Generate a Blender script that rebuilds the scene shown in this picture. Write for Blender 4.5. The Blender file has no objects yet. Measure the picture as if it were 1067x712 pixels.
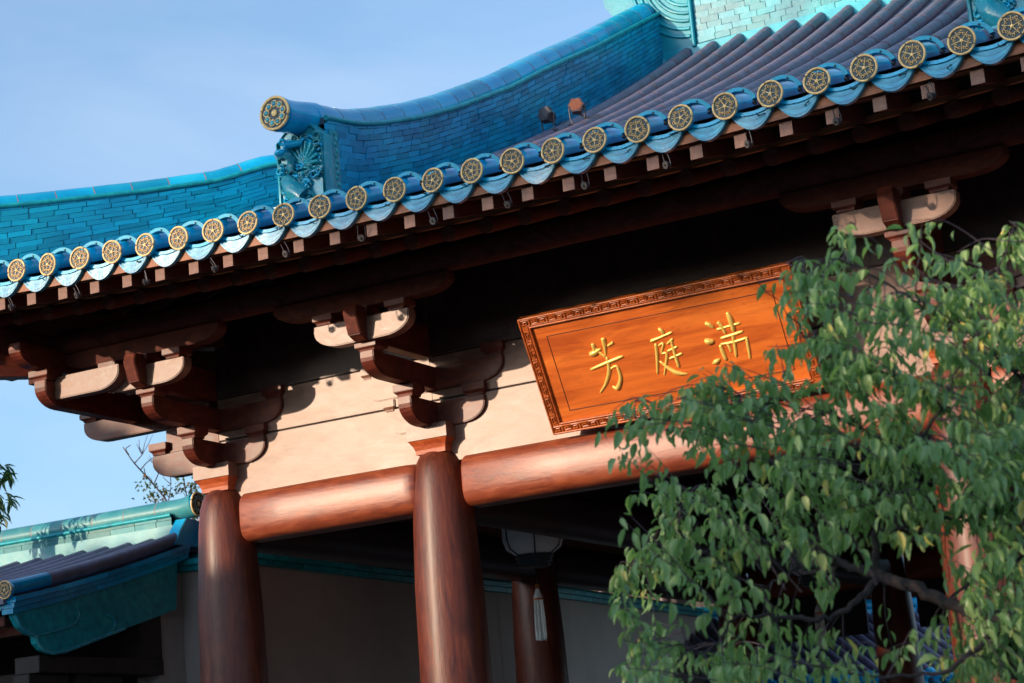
import bpy, bmesh, math, random
from mathutils import Vector, Matrix
random.seed(7)
R_ = math.radians
S = bpy.context.scene
COL = S.collection
# ------------------------------------------------------------------ camera, light, exposure
CR = Vector((0.8747, 0.4774, -0.0834)); CU = Vector((0.1774, -0.1551, 0.9718)); CF = Vector((-0.451, 0.8649, 0.2204))
CC = Vector((7.0492, -12.262, 1.6)); FPX = 2112.36
cd = bpy.data.cameras.new('camera'); cam = bpy.data.objects.new('camera', cd); COL.objects.link(cam)
cd.sensor_width = 36; cd.lens = FPX / 1067 * 36; cd.clip_start = 0.1; cd.clip_end = 3000
cam.matrix_world = Matrix(((CR.x, CU.x, -CF.x, CC.x), (CR.y, CU.y, -CF.y, CC.y), (CR.z, CU.z, -CF.z, CC.z), (0, 0, 0, 1)))
cd.dof.use_dof = True; cd.dof.focus_distance = 12.8; cd.dof.aperture_fstop = 5.6
S.camera = cam
SUN_AZ, SUN_EL = 29.7, 10.5
SD = Vector((-math.sin(R_(SUN_AZ)) * math.cos(R_(SUN_EL)), -math.cos(R_(SUN_AZ)) * math.cos(R_(SUN_EL)), math.sin(R_(SUN_EL))))
w = bpy.data.worlds.new('World'); S.world = w; w.use_nodes = True
nt = w.node_tree; bg = nt.nodes['Background']
sky = nt.nodes.new('ShaderNodeTexSky'); sky.sky_type = 'NISHITA'; sky.sun_disc = False
sky.sun_elevation = R_(SUN_EL); sky.sun_rotation = R_(180 + SUN_AZ)
sky.altitude = 0; sky.air_density = 1.0; sky.dust_density = 2.0; sky.ozone_density = 5.0
hsv = nt.nodes.new('ShaderNodeHueSaturation'); hsv.inputs['Saturation'].default_value = 0.80; hsv.inputs['Hue'].default_value = 0.490
nt.links.new(sky.outputs[0], hsv.inputs['Color']); # faint high cloud
tcw = nt.nodes.new('ShaderNodeTexCoord'); mpw = nt.nodes.new('ShaderNodeMapping'); mpw.inputs['Scale'].default_value = (1.5, 1.5, 5)
nzw = nt.nodes.new('ShaderNodeTexNoise'); nzw.inputs['Scale'].default_value = 2.2; nzw.inputs['Detail'].default_value = 6; nzw.inputs['Distortion'].default_value = 0.6
rpw = nt.nodes.new('ShaderNodeMapRange'); rpw.inputs[1].default_value = 0.42; rpw.inputs[2].default_value = 0.78; rpw.inputs[3].default_value = 0.0; rpw.inputs[4].default_value = 0.35
mxw = nt.nodes.new('ShaderNodeMixRGB'); mxw.inputs[2].default_value = (2.2, 2.5, 3.0, 1)
nt.links.new(tcw.outputs['Generated'], mpw.inputs[0]); nt.links.new(mpw.outputs[0], nzw.inputs['Vector']); nt.links.new(nzw.outputs[0], rpw.inputs[0])
nt.links.new(rpw.outputs[0], mxw.inputs[0]); nt.links.new(hsv.outputs[0], mxw.inputs[1]); nt.links.new(mxw.outputs[0], bg.inputs[0]); bg.inputs[1].default_value = 0.15
sl = bpy.data.lights.new('sun', 'SUN'); sl.energy = 2.0; sl.angle = R_(0.5); sl.color = (1.0, 0.75, 0.53)
so = bpy.data.objects.new('sun', sl); COL.objects.link(so); so.rotation_euler = SD.to_track_quat('Z', 'Y').to_euler()
S.view_settings.view_transform = 'Standard'; S.view_settings.look = 'None'; S.view_settings.gamma = 1.0
S.view_settings.exposure = 1.3

def at(px, py, d):
    """point at distance d from the place where the photographer stood, along a sight line"""
    v = CF * FPX + CR * (px - 533.5) - CU * (py - 356)
    return CC + v.normalized() * d

# ------------------------------------------------------------------ materials
def newmat(name):
    m = bpy.data.materials.new(name); m.use_nodes = True
    n = m.node_tree; b = n.nodes['Principled BSDF']
    return m, n, b
def ramp(n, fac, stops):
    r = n.nodes.new('ShaderNodeValToRGB'); n.links.new(fac, r.inputs[0])
    el = r.color_ramp.elements
    while len(el) < len(stops): el.new(0.5)
    for e, (p, c) in zip(el, stops): e.position = p; e.color = (*c, 1)
    return r.outputs[0]
def noise(n, scale, detail=4, stretch=(1, 1, 1), rough=0.55, dist=0.0, coord='Object'):
    tc = n.nodes.new('ShaderNodeTexCoord'); mp = n.nodes.new('ShaderNodeMapping')
    mp.inputs['Scale'].default_value = stretch
    n.links.new(tc.outputs[coord], mp.inputs[0])
    t = n.nodes.new('ShaderNodeTexNoise'); t.inputs['Scale'].default_value = scale; t.inputs['Detail'].default_value = detail
    t.inputs['Roughness'].default_value = rough; t.inputs['Distortion'].default_value = dist
    n.links.new(mp.outputs[0], t.inputs['Vector'])
    return t.outputs[0]
def bump(n, b, fac, strength, dist=0.01):
    bp = n.nodes.new('ShaderNodeBump'); bp.inputs['Strength'].default_value = strength; bp.inputs['Distance'].default_value = dist
    n.links.new(fac, bp.inputs['Height']); n.links.new(bp.outputs[0], b.inputs['Normal'])
def wood(name, dark, mid, light, stretch, rough=0.45, coat=0.2, scale=5, grain=0.25, spec=0.5):
    m, n, b = newmat(name)
    f = noise(n, scale, 7, stretch, 0.65, 1.2)
    n.links.new(ramp(n, f, [(0.28, dark), (0.5, mid), (0.74, light)]), b.inputs['Base Color'])
    b.inputs['Roughness'].default_value = rough; b.inputs['Coat Weight'].default_value = coat; b.inputs['Coat Roughness'].default_value = 0.3
    b.inputs['Specular IOR Level'].default_value = spec
    g = noise(n, scale * 3, 5, stretch, 0.7)
    bump(n, b, g, grain, 0.006)
    rr = n.nodes.new('ShaderNodeMapRange'); rr.inputs[3].default_value = rough - 0.12; rr.inputs[4].default_value = rough + 0.15
    n.links.new(f, rr.inputs[0]); n.links.new(rr.outputs[0], b.inputs['Roughness'])
    return m
def glaze(name, a, b_, c, rough=0.22, scale=3.0, spots=None, bumpy=0.12, coat=0.5):
    m, n, b = newmat(name)
    f = noise(n, scale, 6, (1, 1, 1), 0.6)
    g = noise(n, 34, 3, (1, 1, 1), 0.6)
    col = ramp(n, f, [(0.3, a), (0.5, b_), (0.72, c)])
    oi = n.nodes.new('ShaderNodeNewGeometry')
    hs = n.nodes.new('ShaderNodeHueSaturation')
    mr = n.nodes.new('ShaderNodeMapRange'); mr.inputs[3].default_value = 0.72; mr.inputs[4].default_value = 1.25
    n.links.new(oi.outputs['Random Per Island'], mr.inputs[0]); n.links.new(mr.outputs[0], hs.inputs['Value'])
    n.links.new(col, hs.inputs['Color'])
    out = hs.outputs[0]
    if spots:
        mx = n.nodes.new('ShaderNodeMixRGB'); n.links.new(ramp(n, g, [(0.56, (0, 0, 0)), (0.72, (1, 1, 1))]), mx.inputs[0])
        n.links.new(out, mx.inputs[1]); mx.inputs[2].default_value = (*spots, 1); out = mx.outputs[0]
    n.links.new(out, b.inputs['Base Color'])
    b.inputs['Roughness'].default_value = rough; b.inputs['Coat Weight'].default_value = coat * .5; b.inputs['Coat Roughness'].default_value = 0.15; b.inputs['Specular IOR Level'].default_value = 0.38
    bump(n, b, noise(n, 22, 4), bumpy, 0.006)
    return m
def plain(name, c, rough=0.6, var=0.25, scale=6, metal=0.0, bumpy=0.1, stretch=(1, 1, 1)):
    m, n, b = newmat(name)
    f = noise(n, scale, 6, stretch, 0.6)
    lo = tuple(x * (1 - var) for x in c); hi = tuple(min(1, x * (1 + var)) for x in c)
    n.links.new(ramp(n, f, [(0.3, lo), (0.7, hi)]), b.inputs['Base Color'])
    b.inputs['Roughness'].default_value = rough; b.inputs['Metallic'].default_value = metal
    if bumpy: bump(n, b, noise(n, scale * 5, 4), bumpy, 0.005)
    return m
M = {}
M['column'] = wood('column_wood', (0.05, 0.010, 0.007), (0.12, 0.024, 0.010), (0.22, 0.052, 0.018), (5, 5, .8), 0.45, 0.12, 2.4, 0.5, 0.38)
M['beam'] = wood('beam_wood', (0.11, 0.020, 0.010), (0.24, 0.050, 0.020), (0.36, 0.10, 0.042), (0.9, 4, 4), 0.42, 0.22, 3.2, 0.5, 0.45)
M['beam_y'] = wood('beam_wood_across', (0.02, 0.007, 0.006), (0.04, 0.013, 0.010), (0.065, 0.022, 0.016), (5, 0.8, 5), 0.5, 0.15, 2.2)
M['panel'] = wood('pale_plank', (0.14, 0.060, 0.040), (0.25, 0.125, 0.080), (0.36, 0.20, 0.135), (0.8, 2.6, 2.6), 0.42, 0.12, 2.4, 0.35, 0.42)
def stain(m, scale, stretch, col, lo=.52, hi=.72, amt=.5):
    n = m.node_tree; b = n.nodes['Principled BSDF']; src_ = b.inputs['Base Color'].links[0].from_socket
    f = noise(n, scale, 5, stretch, .6, 2.5); mx = n.nodes.new('ShaderNodeMixRGB'); mr = n.nodes.new('ShaderNodeMapRange')
    mr.inputs[1].default_value = lo; mr.inputs[2].default_value = hi; mr.inputs[4].default_value = amt
    n.links.new(f, mr.inputs[0]); n.links.new(mr.outputs[0], mx.inputs[0]); n.links.new(src_, mx.inputs[1]); mx.inputs[2].default_value = (*col, 1); n.links.new(mx.outputs[0], b.inputs['Base Color'])
stain(M['panel'], 2.6, (1, 2.6, 2.6), (0.12, 0.045, 0.025), .5, .68, .55)
stain(M['column'], 1.4, (1, 1, .8), (0.035, 0.010, 0.010), .5, .7, .6)
stain(M['beam'], 1.5, (1, 2, 2), (0.42, 0.09, 0.02), .52, .7, .5)
M['bracket'] = wood('bracket_wood', (0.055, 0.010, 0.006), (0.12, 0.022, 0.011), (0.22, 0.046, 0.020), (2, 2, 4), 0.44, 0.12, 3, 0.25, 0.35)
M['bracket_pale'] = wood('sheen_bracket_wood', (0.11, 0.045, 0.03), (0.20, 0.09, 0.058), (0.28, 0.14, 0.09), (2, 2, 4), 0.42, 0.1, 3)  # bracket wood paled: sun sheen on front faces put into the colour
M['capital'] = wood('sunlit_capital_wood', (0.20, 0.030, 0.008), (0.42, 0.075, 0.016), (0.55, 0.13, 0.03), (2, 2, 4), 0.42, 0.2, 3)  # sunlit orange of the capital's lower flare put into the wood colour
M['eave'] = wood('eave_wood', (0.05, 0.014, 0.011), (0.095, 0.026, 0.017), (0.15, 0.043, 0.026), (2, 2, 4), 0.65, 0.0, 3, 0.25, 0.15)
M['eave_end'] = wood('rafter_end_wood', (0.14, 0.07, 0.05), (0.22, 0.115, 0.085), (0.32, 0.18, 0.14), (5, 5, 5), 0.7, 0.0, 3)
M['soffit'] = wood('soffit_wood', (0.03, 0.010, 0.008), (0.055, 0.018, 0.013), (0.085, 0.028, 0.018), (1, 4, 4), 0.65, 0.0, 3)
M['fascia'] = wood('fascia_wood', (0.10, 0.035, 0.016), (0.30, 0.10, 0.04), (0.46, 0.17, 0.07), (1.5, 5, 5), 0.55, 0.0, 2)
M['glaze'] = glaze('blue_glaze', (0.0, 0.28, 0.54), (0.0, 0.39, 0.68), (0.01, 0.48, 0.70))
M['glaze_brick'] = glaze('blue_brick_glaze', (0.0, 0.24, 0.46), (0.0, 0.35, 0.58), (0.0, 0.45, 0.62), 0.3, 2.0, None, 0.35, 0.15)
M['glaze_teal'] = glaze('turquoise_glaze', (0.004, 0.20, 0.30), (0.015, 0.29, 0.37), (0.05, 0.38, 0.42), 0.25, 4.0, (0.22, 0.42, 0.42), 0.3)
M['glaze_lit'] = glaze('sunlit_turquoise_glaze', (0.0, 0.21, 0.29), (0.0, 0.30, 0.38), (0.01, 0.38, 0.43), 0.34, 3.0, None, 0.2)  # glaze as it looks on the sunlit ridge, light put into the colour
M['glaze_old'] = glaze('weathered_ridge_glaze', (0.02, 0.20, 0.24), (0.05, 0.28, 0.30), (0.14, 0.34, 0.32), 0.42, 3.0, None, 0.25)
M['drip'] = glaze('drip_tile_glaze', (0.0, 0.20, 0.38), (0.008, 0.30, 0.48), (0.04, 0.40, 0.55), 0.3, 9.0, None, 0.3)
M['unglazed'] = plain('purple_grey_tile', (0.17, 0.145, 0.21), 0.5, 0.22, 9, 0, 0.25)
M['joint'] = plain('lime_joint', (0.36, 0.17, 0.13), 0.9, 0.25, 20)
M['mortar'] = plain('dark_mortar', (0.04, 0.08, 0.12), 0.9, 0.4, 20)
M['gold'] = plain('gilt', (1.0, 0.60, 0.24), 0.5, 0.15, 20, 0.0, 0.3)
M['gold_leaf'] = plain('gold_leaf', (1.0, 0.68, 0.16), 0.3, 0.05, 20, 0.35, 0.15)
M['disc'] = plain('disc_ground', (0.02, 0.055, 0.075), 0.5, 0.4, 40)
M['sign'] = wood('sign_board', (0.36, 0.060, 0.008), (0.62, 0.135, 0.014), (0.76, 0.20, 0.022), (0.6, 6, 6), 0.4, 0.2, 1.6, 0.15)
M['sign_rim'] = wood('sign_carving', (0.22, 0.045, 0.008), (0.44, 0.095, 0.014), (0.60, 0.15, 0.025), (4, 4, 4), 0.38, 0.3, 4, 0.3)
M['groove'] = plain('sign_groove', (0.09, 0.02, 0.006), 0.6, 0.2)
M['plaster_brown'] = plain('plaster_in_corridor_light', (0.52, 0.40, 0.33), 0.85, 0.12, 0.9, 0, 0.15)  # same wall; its different light along the corridor is put into the colour
M['plaster'] = plain('wall_plaster', (0.42, 0.35, 0.32), 0.85, 0.10, 1.3, 0, 0.15)
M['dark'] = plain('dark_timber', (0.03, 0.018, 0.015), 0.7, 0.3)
stain(M['sign'], 2.0, (.7, 3, 3), (0.26, 0.035, 0.004), .54, .72, .6)
for k_ in ('unglazed',): stain(M[k_], 2.2, (1, 1, 1), (0.10, 0.09, 0.10), .5, .66, .55)
M['gable'] = glaze('gable_glaze', (0.0, 0.21, 0.27), (0.0, 0.33, 0.38), (0.015, 0.46, 0.48), 0.4, 14, None, 0.8, 0.3)
M['cable'] = plain('black_cable', (0.012, 0.012, 0.014), 0.5, 0.1)
M['lampmetal'] = plain('grey_lamp_metal', (0.10, 0.09, 0.10), 0.45, 0.3, 20, 0.5)
M['rust'] = plain('rusty_lamp_glass', (0.20, 0.06, 0.02), 0.4, 0.5, 30)
M['silver'] = plain('lamp_reflector', (0.10, 0.09, 0.08), 0.5, 0.1, 20, 0.4)
M['lampblue'] = plain('lamp_housing_blue', (0.0, 0.34, 0.50), 0.55, 0.2, 20)
M['paper'] = plain('lantern_silk', (0.85, 0.82, 0.82), 0.7, 0.06, 6)
M['lant_frame'] = plain('lantern_frame', (0.03, 0.045, 0.05), 0.4, 0.3)
M['plum'] = plain('plum_paint', (0.12, 0.07, 0.07), 0.8, 0.2)
M['plum_red'] = plain('plum_flower_paint', (0.45, 0.05, 0.07), 0.8, 0.2)
M['tassel'] = plain('tassel_thread', (0.85, 0.82, 0.78), 0.9, 0.25, 60, 0, 0.6, (3, 3, .3))
M['tassel_cap'] = plain('tassel_cord_orange', (0.50, 0.13, 0.03), 0.7, 0.2)
stain(M['plaster_brown'], .8, (1, 1, .35), (0.40, 0.30, 0.25), .5, .75, .5); stain(M['plaster'], .9, (1, 1, .3), (0.28, 0.24, 0.22), .5, .75, .5)
M['paving'] = plain('stone_paving', (0.12, 0.11, 0.09), 0.85, 0.3, 1.5)
M['bark'] = plain('bark', (0.03, 0.022, 0.022), 0.85, 0.5, 25, 0, 0.8)
M['twig'] = plain('twig_bark', (0.085, 0.06, 0.07), 0.8, 0.35, 25)
def leafmat(name, a, b_, c, trans=0.25, rough=0.42):
    m, n, b = newmat(name)
    g = n.nodes.new('ShaderNodeNewGeometry')
    n.links.new(ramp(n, g.outputs['Random Per Island'], [(0.0, a), (0.5, b_), (0.93, c), (1.0, (c[0]*2.2, c[1]*1.25, c[2]*.7))]), b.inputs['Base Color'])
    b.inputs['Roughness'].default_value = rough
    b.inputs['Specular IOR Level'].default_value = 0.5
    tr = n.nodes.new('ShaderNodeBsdfTranslucent'); tr.inputs[0].default_value = (b_[0] * 1.6, b_[1] * 1.8, b_[2], 1)
    mx = n.nodes.new('ShaderNodeMixShader'); mx.inputs[0].default_value = trans
    n.links.new(b.outputs[0], mx.inputs[1]); n.links.new(tr.outputs[0], mx.inputs[2])
    n.links.new(mx.outputs[0], n.nodes['Material Output'].inputs[0])
    return m
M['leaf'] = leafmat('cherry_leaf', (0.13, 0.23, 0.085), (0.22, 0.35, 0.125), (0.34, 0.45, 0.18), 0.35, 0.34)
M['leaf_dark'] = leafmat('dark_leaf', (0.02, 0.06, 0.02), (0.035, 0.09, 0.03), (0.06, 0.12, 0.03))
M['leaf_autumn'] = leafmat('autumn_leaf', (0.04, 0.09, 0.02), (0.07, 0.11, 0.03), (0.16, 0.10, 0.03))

# ------------------------------------------------------------------ mesh helpers
class MB:
    def __init__(s): s.v = []; s.f = []; s.m = []; s.mats = []; s.sm = []
    def mi(s, m):
        if m not in s.mats: s.mats.append(m)
        return s.mats.index(m)
    def add(s, vs, fs, m, smooth=False):
        k = len(s.v); s.v += [tuple(p) for p in vs]; i = s.mi(m)
        for f in fs: s.f.append(tuple(k + j for j in f)); s.m.append(i); s.sm.append(smooth)
    def hexa(s, p, m):
        s.add(p, [(0, 3, 2, 1), (4, 5, 6, 7), (0, 1, 5, 4), (1, 2, 6, 5), (2, 3, 7, 6), (3, 0, 4, 7)], m)
    def box(s, a, b, m, mat=None):
        x0, y0, z0 = a; x1, y1, z1 = b
        p = [Vector(q) for q in [(x0, y0, z0), (x1, y0, z0), (x1, y1, z0), (x0, y1, z0), (x0, y0, z1), (x1, y0, z1), (x1, y1, z1), (x0, y1, z1)]]
        if mat is not None: p = [mat @ q for q in p]
        s.hexa(p, m)
    def frustum(s, c, z0, z1, w0, w1, m, d0=None, d1=None):
        d0 = d0 or w0; d1 = d1 or w1; x, y = c
        s.hexa([(x - w0, y - d0, z0), (x + w0, y - d0, z0), (x + w0, y + d0, z0), (x - w0, y + d0, z0), (x - w1, y - d1, z1), (x + w1, y - d1, z1), (x + w1, y + d1, z1), (x - w1, y + d1, z1)], m)
    def tube(s, pts, r, m, n=8, caps=True, smooth=True, arc=None, up=None, squash=1.0):
        pts = [Vector(p) for p in pts]; rs = r if isinstance(r, (list, tuple)) else [r] * len(pts)
        vs = []; fs = []; L = len(pts); ref = up or Vector((0, 0, 1)); k = n
        a0, a1 = (0, 2 * math.pi) if arc is None else arc
        if arc is not None: k = n + 1
        for i, p in enumerate(pts):
            t = (pts[min(i + 1, L - 1)] - pts[max(i - 1, 0)]).normalized()
            rr = ref if abs(t.dot(ref)) < 0.97 else Vector((1, 0, 0))
            sx = t.cross(rr).normalized(); uy = sx.cross(t).normalized()
            for j in range(k):
                a = a0 + (a1 - a0) * j / n
                vs.append(p + sx * math.cos(a) * rs[i] + uy * math.sin(a) * rs[i] * squash)
        for i in range(L - 1):
            for j in range(n):
                j2 = (j + 1) % k if arc is None else j + 1
                fs.append((i * k + j, i * k + j2, (i + 1) * k + j2, (i + 1) * k + j))
        s.add(vs, fs, m, smooth)
        if caps and L > 1:   # end caps get vertices of their own so that they shade flat
            s.add(vs[:k], [tuple(range(k))[::-1]], m); s.add(vs[-k:], [tuple(range(k))], m)
    def extrude(s, prof, a, b, m, fr, smooth=False):
        """prof: 2D polygon (u,v) ; frame fr maps (u,v,w); w from a to b"""
        n = len(prof); vs = [fr(u, v, a) for u, v in prof] + [fr(u, v, b) for u, v in prof]
        fs = [tuple(range(n))[::-1], tuple(range(n, 2 * n))] + [(i, (i + 1) % n, n + (i + 1) % n, n + i) for i in range(n)]
        s.add(vs, fs, m, smooth)
    def sphere(s, c, r, m, n=8, sc=(1, 1, 1)):
        vs = []; fs = []; c = Vector(c)
        for i in range(n + 1):
            t = math.pi * i / n
            for j in range(2 * n):
                p = math.pi * j / n
                vs.append(c + Vector((math.sin(t) * math.cos(p) * r * sc[0], math.sin(t) * math.sin(p) * r * sc[1], math.cos(t) * r * sc[2])))
        for i in range(n):
            for j in range(2 * n):
                fs.append((i * 2 * n + j, (i + 1) * 2 * n + j, (i + 1) * 2 * n + (j + 1) % (2 * n), i * 2 * n + (j + 1) % (2 * n)))
        s.add(vs, fs, m, True)
    def mesh(s, name, bevel=0):
        me = bpy.data.meshes.new(name); me.from_pydata(s.v, [], s.f)
        for m in s.mats: me.materials.append(M[m])
        me.polygons.foreach_set('material_index', s.m); me.polygons.foreach_set('use_smooth', s.sm)
        me.update()
        bm = bmesh.new(); bm.from_mesh(me); bmesh.ops.recalc_face_normals(bm, faces=bm.faces)
        if bevel:
            bmesh.ops.bevel(bm, geom=[e for e in bm.edges if e.is_manifold and e.calc_face_angle(0) > 0.6], offset=bevel, segments=2, affect='EDGES', clamp_overlap=True)
        bm.to_mesh(me); bm.free()
        return me
    def build(s, name, parent=None, bevel=0, mesh=None):
        return link(name, mesh or s.mesh(name, bevel), parent)
def link(name, me, parent=None, loc=None):
    o = bpy.data.objects.new(name, me); COL.objects.link(o)
    if parent is not None: o.parent = parent
    if loc is not None: o.location = loc
    return o
def thing(name, label, cat, loc=(0, 0, 0), group=None):
    o = bpy.data.objects.new(name, None); COL.objects.link(o); o.location = loc; o.empty_display_size = 0.2
    o['label'] = label; o['category'] = cat
    if group: o['group'] = group
    return o
def tag(o, label, cat, group=None):
    o['label'] = label; o['category'] = cat
    if group: o['group'] = group
    return o
def shift(mb, d):
    mb.v = [(p[0] - d[0], p[1] - d[1], p[2] - d[2]) for p in mb.v]; return mb

# ------------------------------------------------------------------ ground
g = MB(); g.add([(-400, -400, 0), (400, -400, 0), (400, 400, 0), (-400, 400, 0)], [(0, 1, 2, 3)], 'paving')
go = g.build('ground'); go['kind'] = 'structure'

# ------------------------------------------------------------------ the hall
E = 2.15; YR = 5.05; XL, XR = -1.87 - E, 5.62 + E; XC = 1.9
TS = 0.2705; TX0 = -1.8994
def g_(t): return 0.323 * t + 0.0183 * t * t
def up(x, y, t): return 0.0068 * (x - XC) ** 2 * max(0.0, 1 - t / 5)
GL, GR = -0.15, 4.63                     # lines of the two descending ridges
def zroof(x, y):
    ty = min(y + E, 2 * YR - y + E)
    tx = min(x - XL, XR - x)
    t = ty if GL <= x <= GR else min(tx, ty)
    return 5.236 + g_(max(t, 0)) + up(x, y, t)
def ze(x): return 5.236 + 0.0066 * (x - XC) ** 2
hall = thing('gate_hall', 'timber hall with a sweeping blue glazed tile roof, red brown columns and carved eave brackets', 'hall', (0, 0, 0))

# columns
def col_r(z):
    pts = [(0, .255), (1.2, .285), (2.4, .287), (3.1, .275), (3.5, .255), (3.75, .237), (3.9, .215), (3.97, .19), (4.01, .165), (4.03, .14)]
    for (a, ra), (b, rb) in zip(pts, pts[1:]):
        if a <= z <= b: return ra + (rb - ra) * (z - a) / (b - a)
    return pts[-1][1]
cm = MB(); zs = [0, .6, 1.2, 1.8, 2.4, 2.75, 3.1, 3.3, 3.5, 3.63, 3.75, 3.83, 3.9, 3.94, 3.97, 3.99, 4.01, 4.03]
cm.tube([(0, 0, z) for z in zs], [col_r(z) * .87 for z in zs], 'column', 40)
col_me = cm.mesh('column')
base = MB(); base.tube([(0, 0, 0), (0, 0, .12), (0, 0, .2), (0, 0, .24)], [.42, .44, .38, .31], 'paving', 28); base_me = base.mesh('column_base')
for x in (-1.87, 0, 3.75, 5.62):
    for y in (0, 4.87, 9.9):
        if y == 4.87 and x in (0, 3.75): continue
        c = link('column', col_me, hall, (x, y, 0)); c.rotation_euler.z = random.uniform(0, 6)
        link('column_base', base_me, c)

# rounded lintel beams
def beam_section(hh, hw, n=36, e=3.4):
    out = []
    for i in range(n):
        a = 2 * math.pi * i / n; c, s_ = math.cos(a), math.sin(a)
        out.append((math.copysign(abs(c) ** (2 / e), c) * hw, math.copysign(abs(s_) ** (2 / e), s_) * hh))
    return out
def lintel(x0, x1, y, zc, hh=.182, hw=.175, mat='beam', parent=hall, axis='x'):
    b = MB(); sec = beam_section(hh, hw); L = x1 - x0; n = len(sec)
    st = [(0, .93), (.012, .985), (.03, 1), (.25, 1.01), (.5, 1.02), (.75, 1.01), (1 - .10 / L, 1.0), (1 - .05 / L, .985), (1 - .015 / L, .93), (1, .85)]
    st = [(0, .975), (.010 / L, 1.0)] + st[3:]
    vs = []; fs = []
    for t, k in st:
        for u, v in sec:
            d = 0.05 * (1 - (u / hw) ** 2) if t > 0.9 else 0
            if axis == 'x': vs.append((x0 + L * t + d * 0, y + u * k, zc + v * k))
            else: vs.append((y + u * k, x0 + L * t, zc + v * k))
    for i in range(len(st) - 1):
        for j in range(n): fs.append((i * n + j, i * n + (j + 1) % n, (i + 1) * n + (j + 1) % n, (i + 1) * n + j))
    fs.append(tuple(range(n))[::-1]); fs.append(tuple((len(st) - 1) * n + j for j in range(n)))
    b.add(vs, fs, mat, True)
    return b.build('lintel_beam', parent)
lintel(-1.625, -0.12, 0, 3.795); lintel(0.26, 3.63, 0, 3.79); lintel(4.0, 5.5, 0, 3.79)
for a, b_ in ((-1.62, -.1), (.25, 3.63), (4, 5.5)): lintel(a, b_, 9.9, 3.79, mat='beam')
for x in (-1.87, 5.62):
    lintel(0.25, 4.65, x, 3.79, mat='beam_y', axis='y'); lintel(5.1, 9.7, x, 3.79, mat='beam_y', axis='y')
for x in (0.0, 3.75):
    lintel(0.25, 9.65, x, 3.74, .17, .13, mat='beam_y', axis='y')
# plank walls above the beams
def planks(x0, x1, axis='x', c=0.0):
    b = MB()
    rows = [(3.955, 4.398, 'panel'), (4.412, 4.72, 'panel'), (4.735, 5.3, 'beam_y')]  # top row is the same wood, eave shade put into its darker colour
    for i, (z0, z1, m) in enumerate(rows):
        o = 0.004 * (i % 2)
        if axis == 'x': b.box((x0, c - .03 - o, z0), (x1, c + .03, z1), m)
        else: b.box((c - .03 - o, x0, z0), (c + .03, x1, z1), m)
    if axis == 'x': b.box((x0, c - .015, 3.955), (x1, c + .02, 5.35), 'dark')
    else: b.box((c - .015, x0, 3.955), (c + .02, x1, 5.35), 'dark')
    return b.build('plank_wall', hall, 0.003)
for a, b_ in ((-1.87, 0), (0, 3.75), (3.75, 5.62)): planks(a, b_); planks(a, b_, 'x', 9.9)
for x in (-1.87, 5.62): planks(0.03, 9.87, 'y', x)
# ceiling inside
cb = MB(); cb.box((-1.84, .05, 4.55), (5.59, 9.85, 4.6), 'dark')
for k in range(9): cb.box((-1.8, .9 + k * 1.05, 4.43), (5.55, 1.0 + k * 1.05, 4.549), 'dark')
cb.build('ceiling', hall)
cb = MB(); cb.box((-1.7, 9.86, 3.1), (-.3, 9.9, 3.62), 'dark'); cb.box((.3, 9.86, 3.1), (3.5, 9.9, 3.62), 'dark'); cb.box((4.0, 9.86, 3.1), (5.4, 9.9, 3.62), 'dark'); cb.build('dark_rear_panel', hall)  # plain dark boards added to keep the rear opening black

sw = MB()  # unseen wall added to keep light off the interior and courtyard wall
for k, (y0, y1) in enumerate(((.22, 4.65), (5.09, 9.7))):
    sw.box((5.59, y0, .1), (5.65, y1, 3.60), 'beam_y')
    for j in range(6): sw.box((5.57, y0 + .1 + j * .8, .3), (5.588, y0 + .16 + j * .8, 3.5), 'dark')
sw.build('light_block_wall', hall)
# bracket sets
def arm(b, c, dr, s0, s1, z0, z1, wd, m='bracket', r0=False, r1=True):
    dr = Vector((dr[0], dr[1], 0)).normalized(); sd = Vector((-dr.y, dr.x, 0)); h = z1 - z0; R = min(.20, (s1 - s0) * .45)
    prof = []
    if r0:
        prof += [(s0 + R * (1 - math.sin(a)), z0 + h * .72 * (1 - math.cos(a))) for a in [math.pi / 2 * i / 7 for i in range(7, -1, -1)]]
    else: prof += [(s0, z0)]
    if r1: prof += [(s1 - R * (1 - math.sin(a)), z0 + h * .72 * (1 - math.cos(a))) for a in [math.pi / 2 * i / 7 for i in range(8)]]
    else: prof += [(s1, z0)]
    prof += [(s1, z1), (s0, z1)]
    C = Vector((c[0], c[1], 0))
    b.extrude(prof, -wd / 2, wd / 2, m, lambda u, v, w_: C + dr * u + sd * w_ + Vector((0, 0, v)))
def block(b, x, y, z, h=.1, w_=.085, rot=0.0, m='bracket'):
    c, s_ = math.cos(rot), math.sin(rot)
    zs_ = [(z, .72), (z + h * .2, .76), (z + h * .4, .98), (z + h * .42, 1.0), (z + h, 1.0)]
    vs = []; fs = []
    for zz, k in zs_:
        for u, v in ((-1, -1), (1, -1), (1, 1), (-1, 1)):
            u *= w_ * k; v *= w_ * k; vs.append((x + u * c - v * s_, y + u * s_ + v * c, zz))
    for i in range(len(zs_) - 1):
        for j in range(4): fs.append((i * 4 + j, i * 4 + (j + 1) % 4, i * 4 + 4 + (j + 1) % 4, i * 4 + 4 + j))
    fs += [(3, 2, 1, 0), tuple(len(zs_) * 4 - 4 + j for j in range(4))]
    b.add(vs, fs, m)
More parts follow.
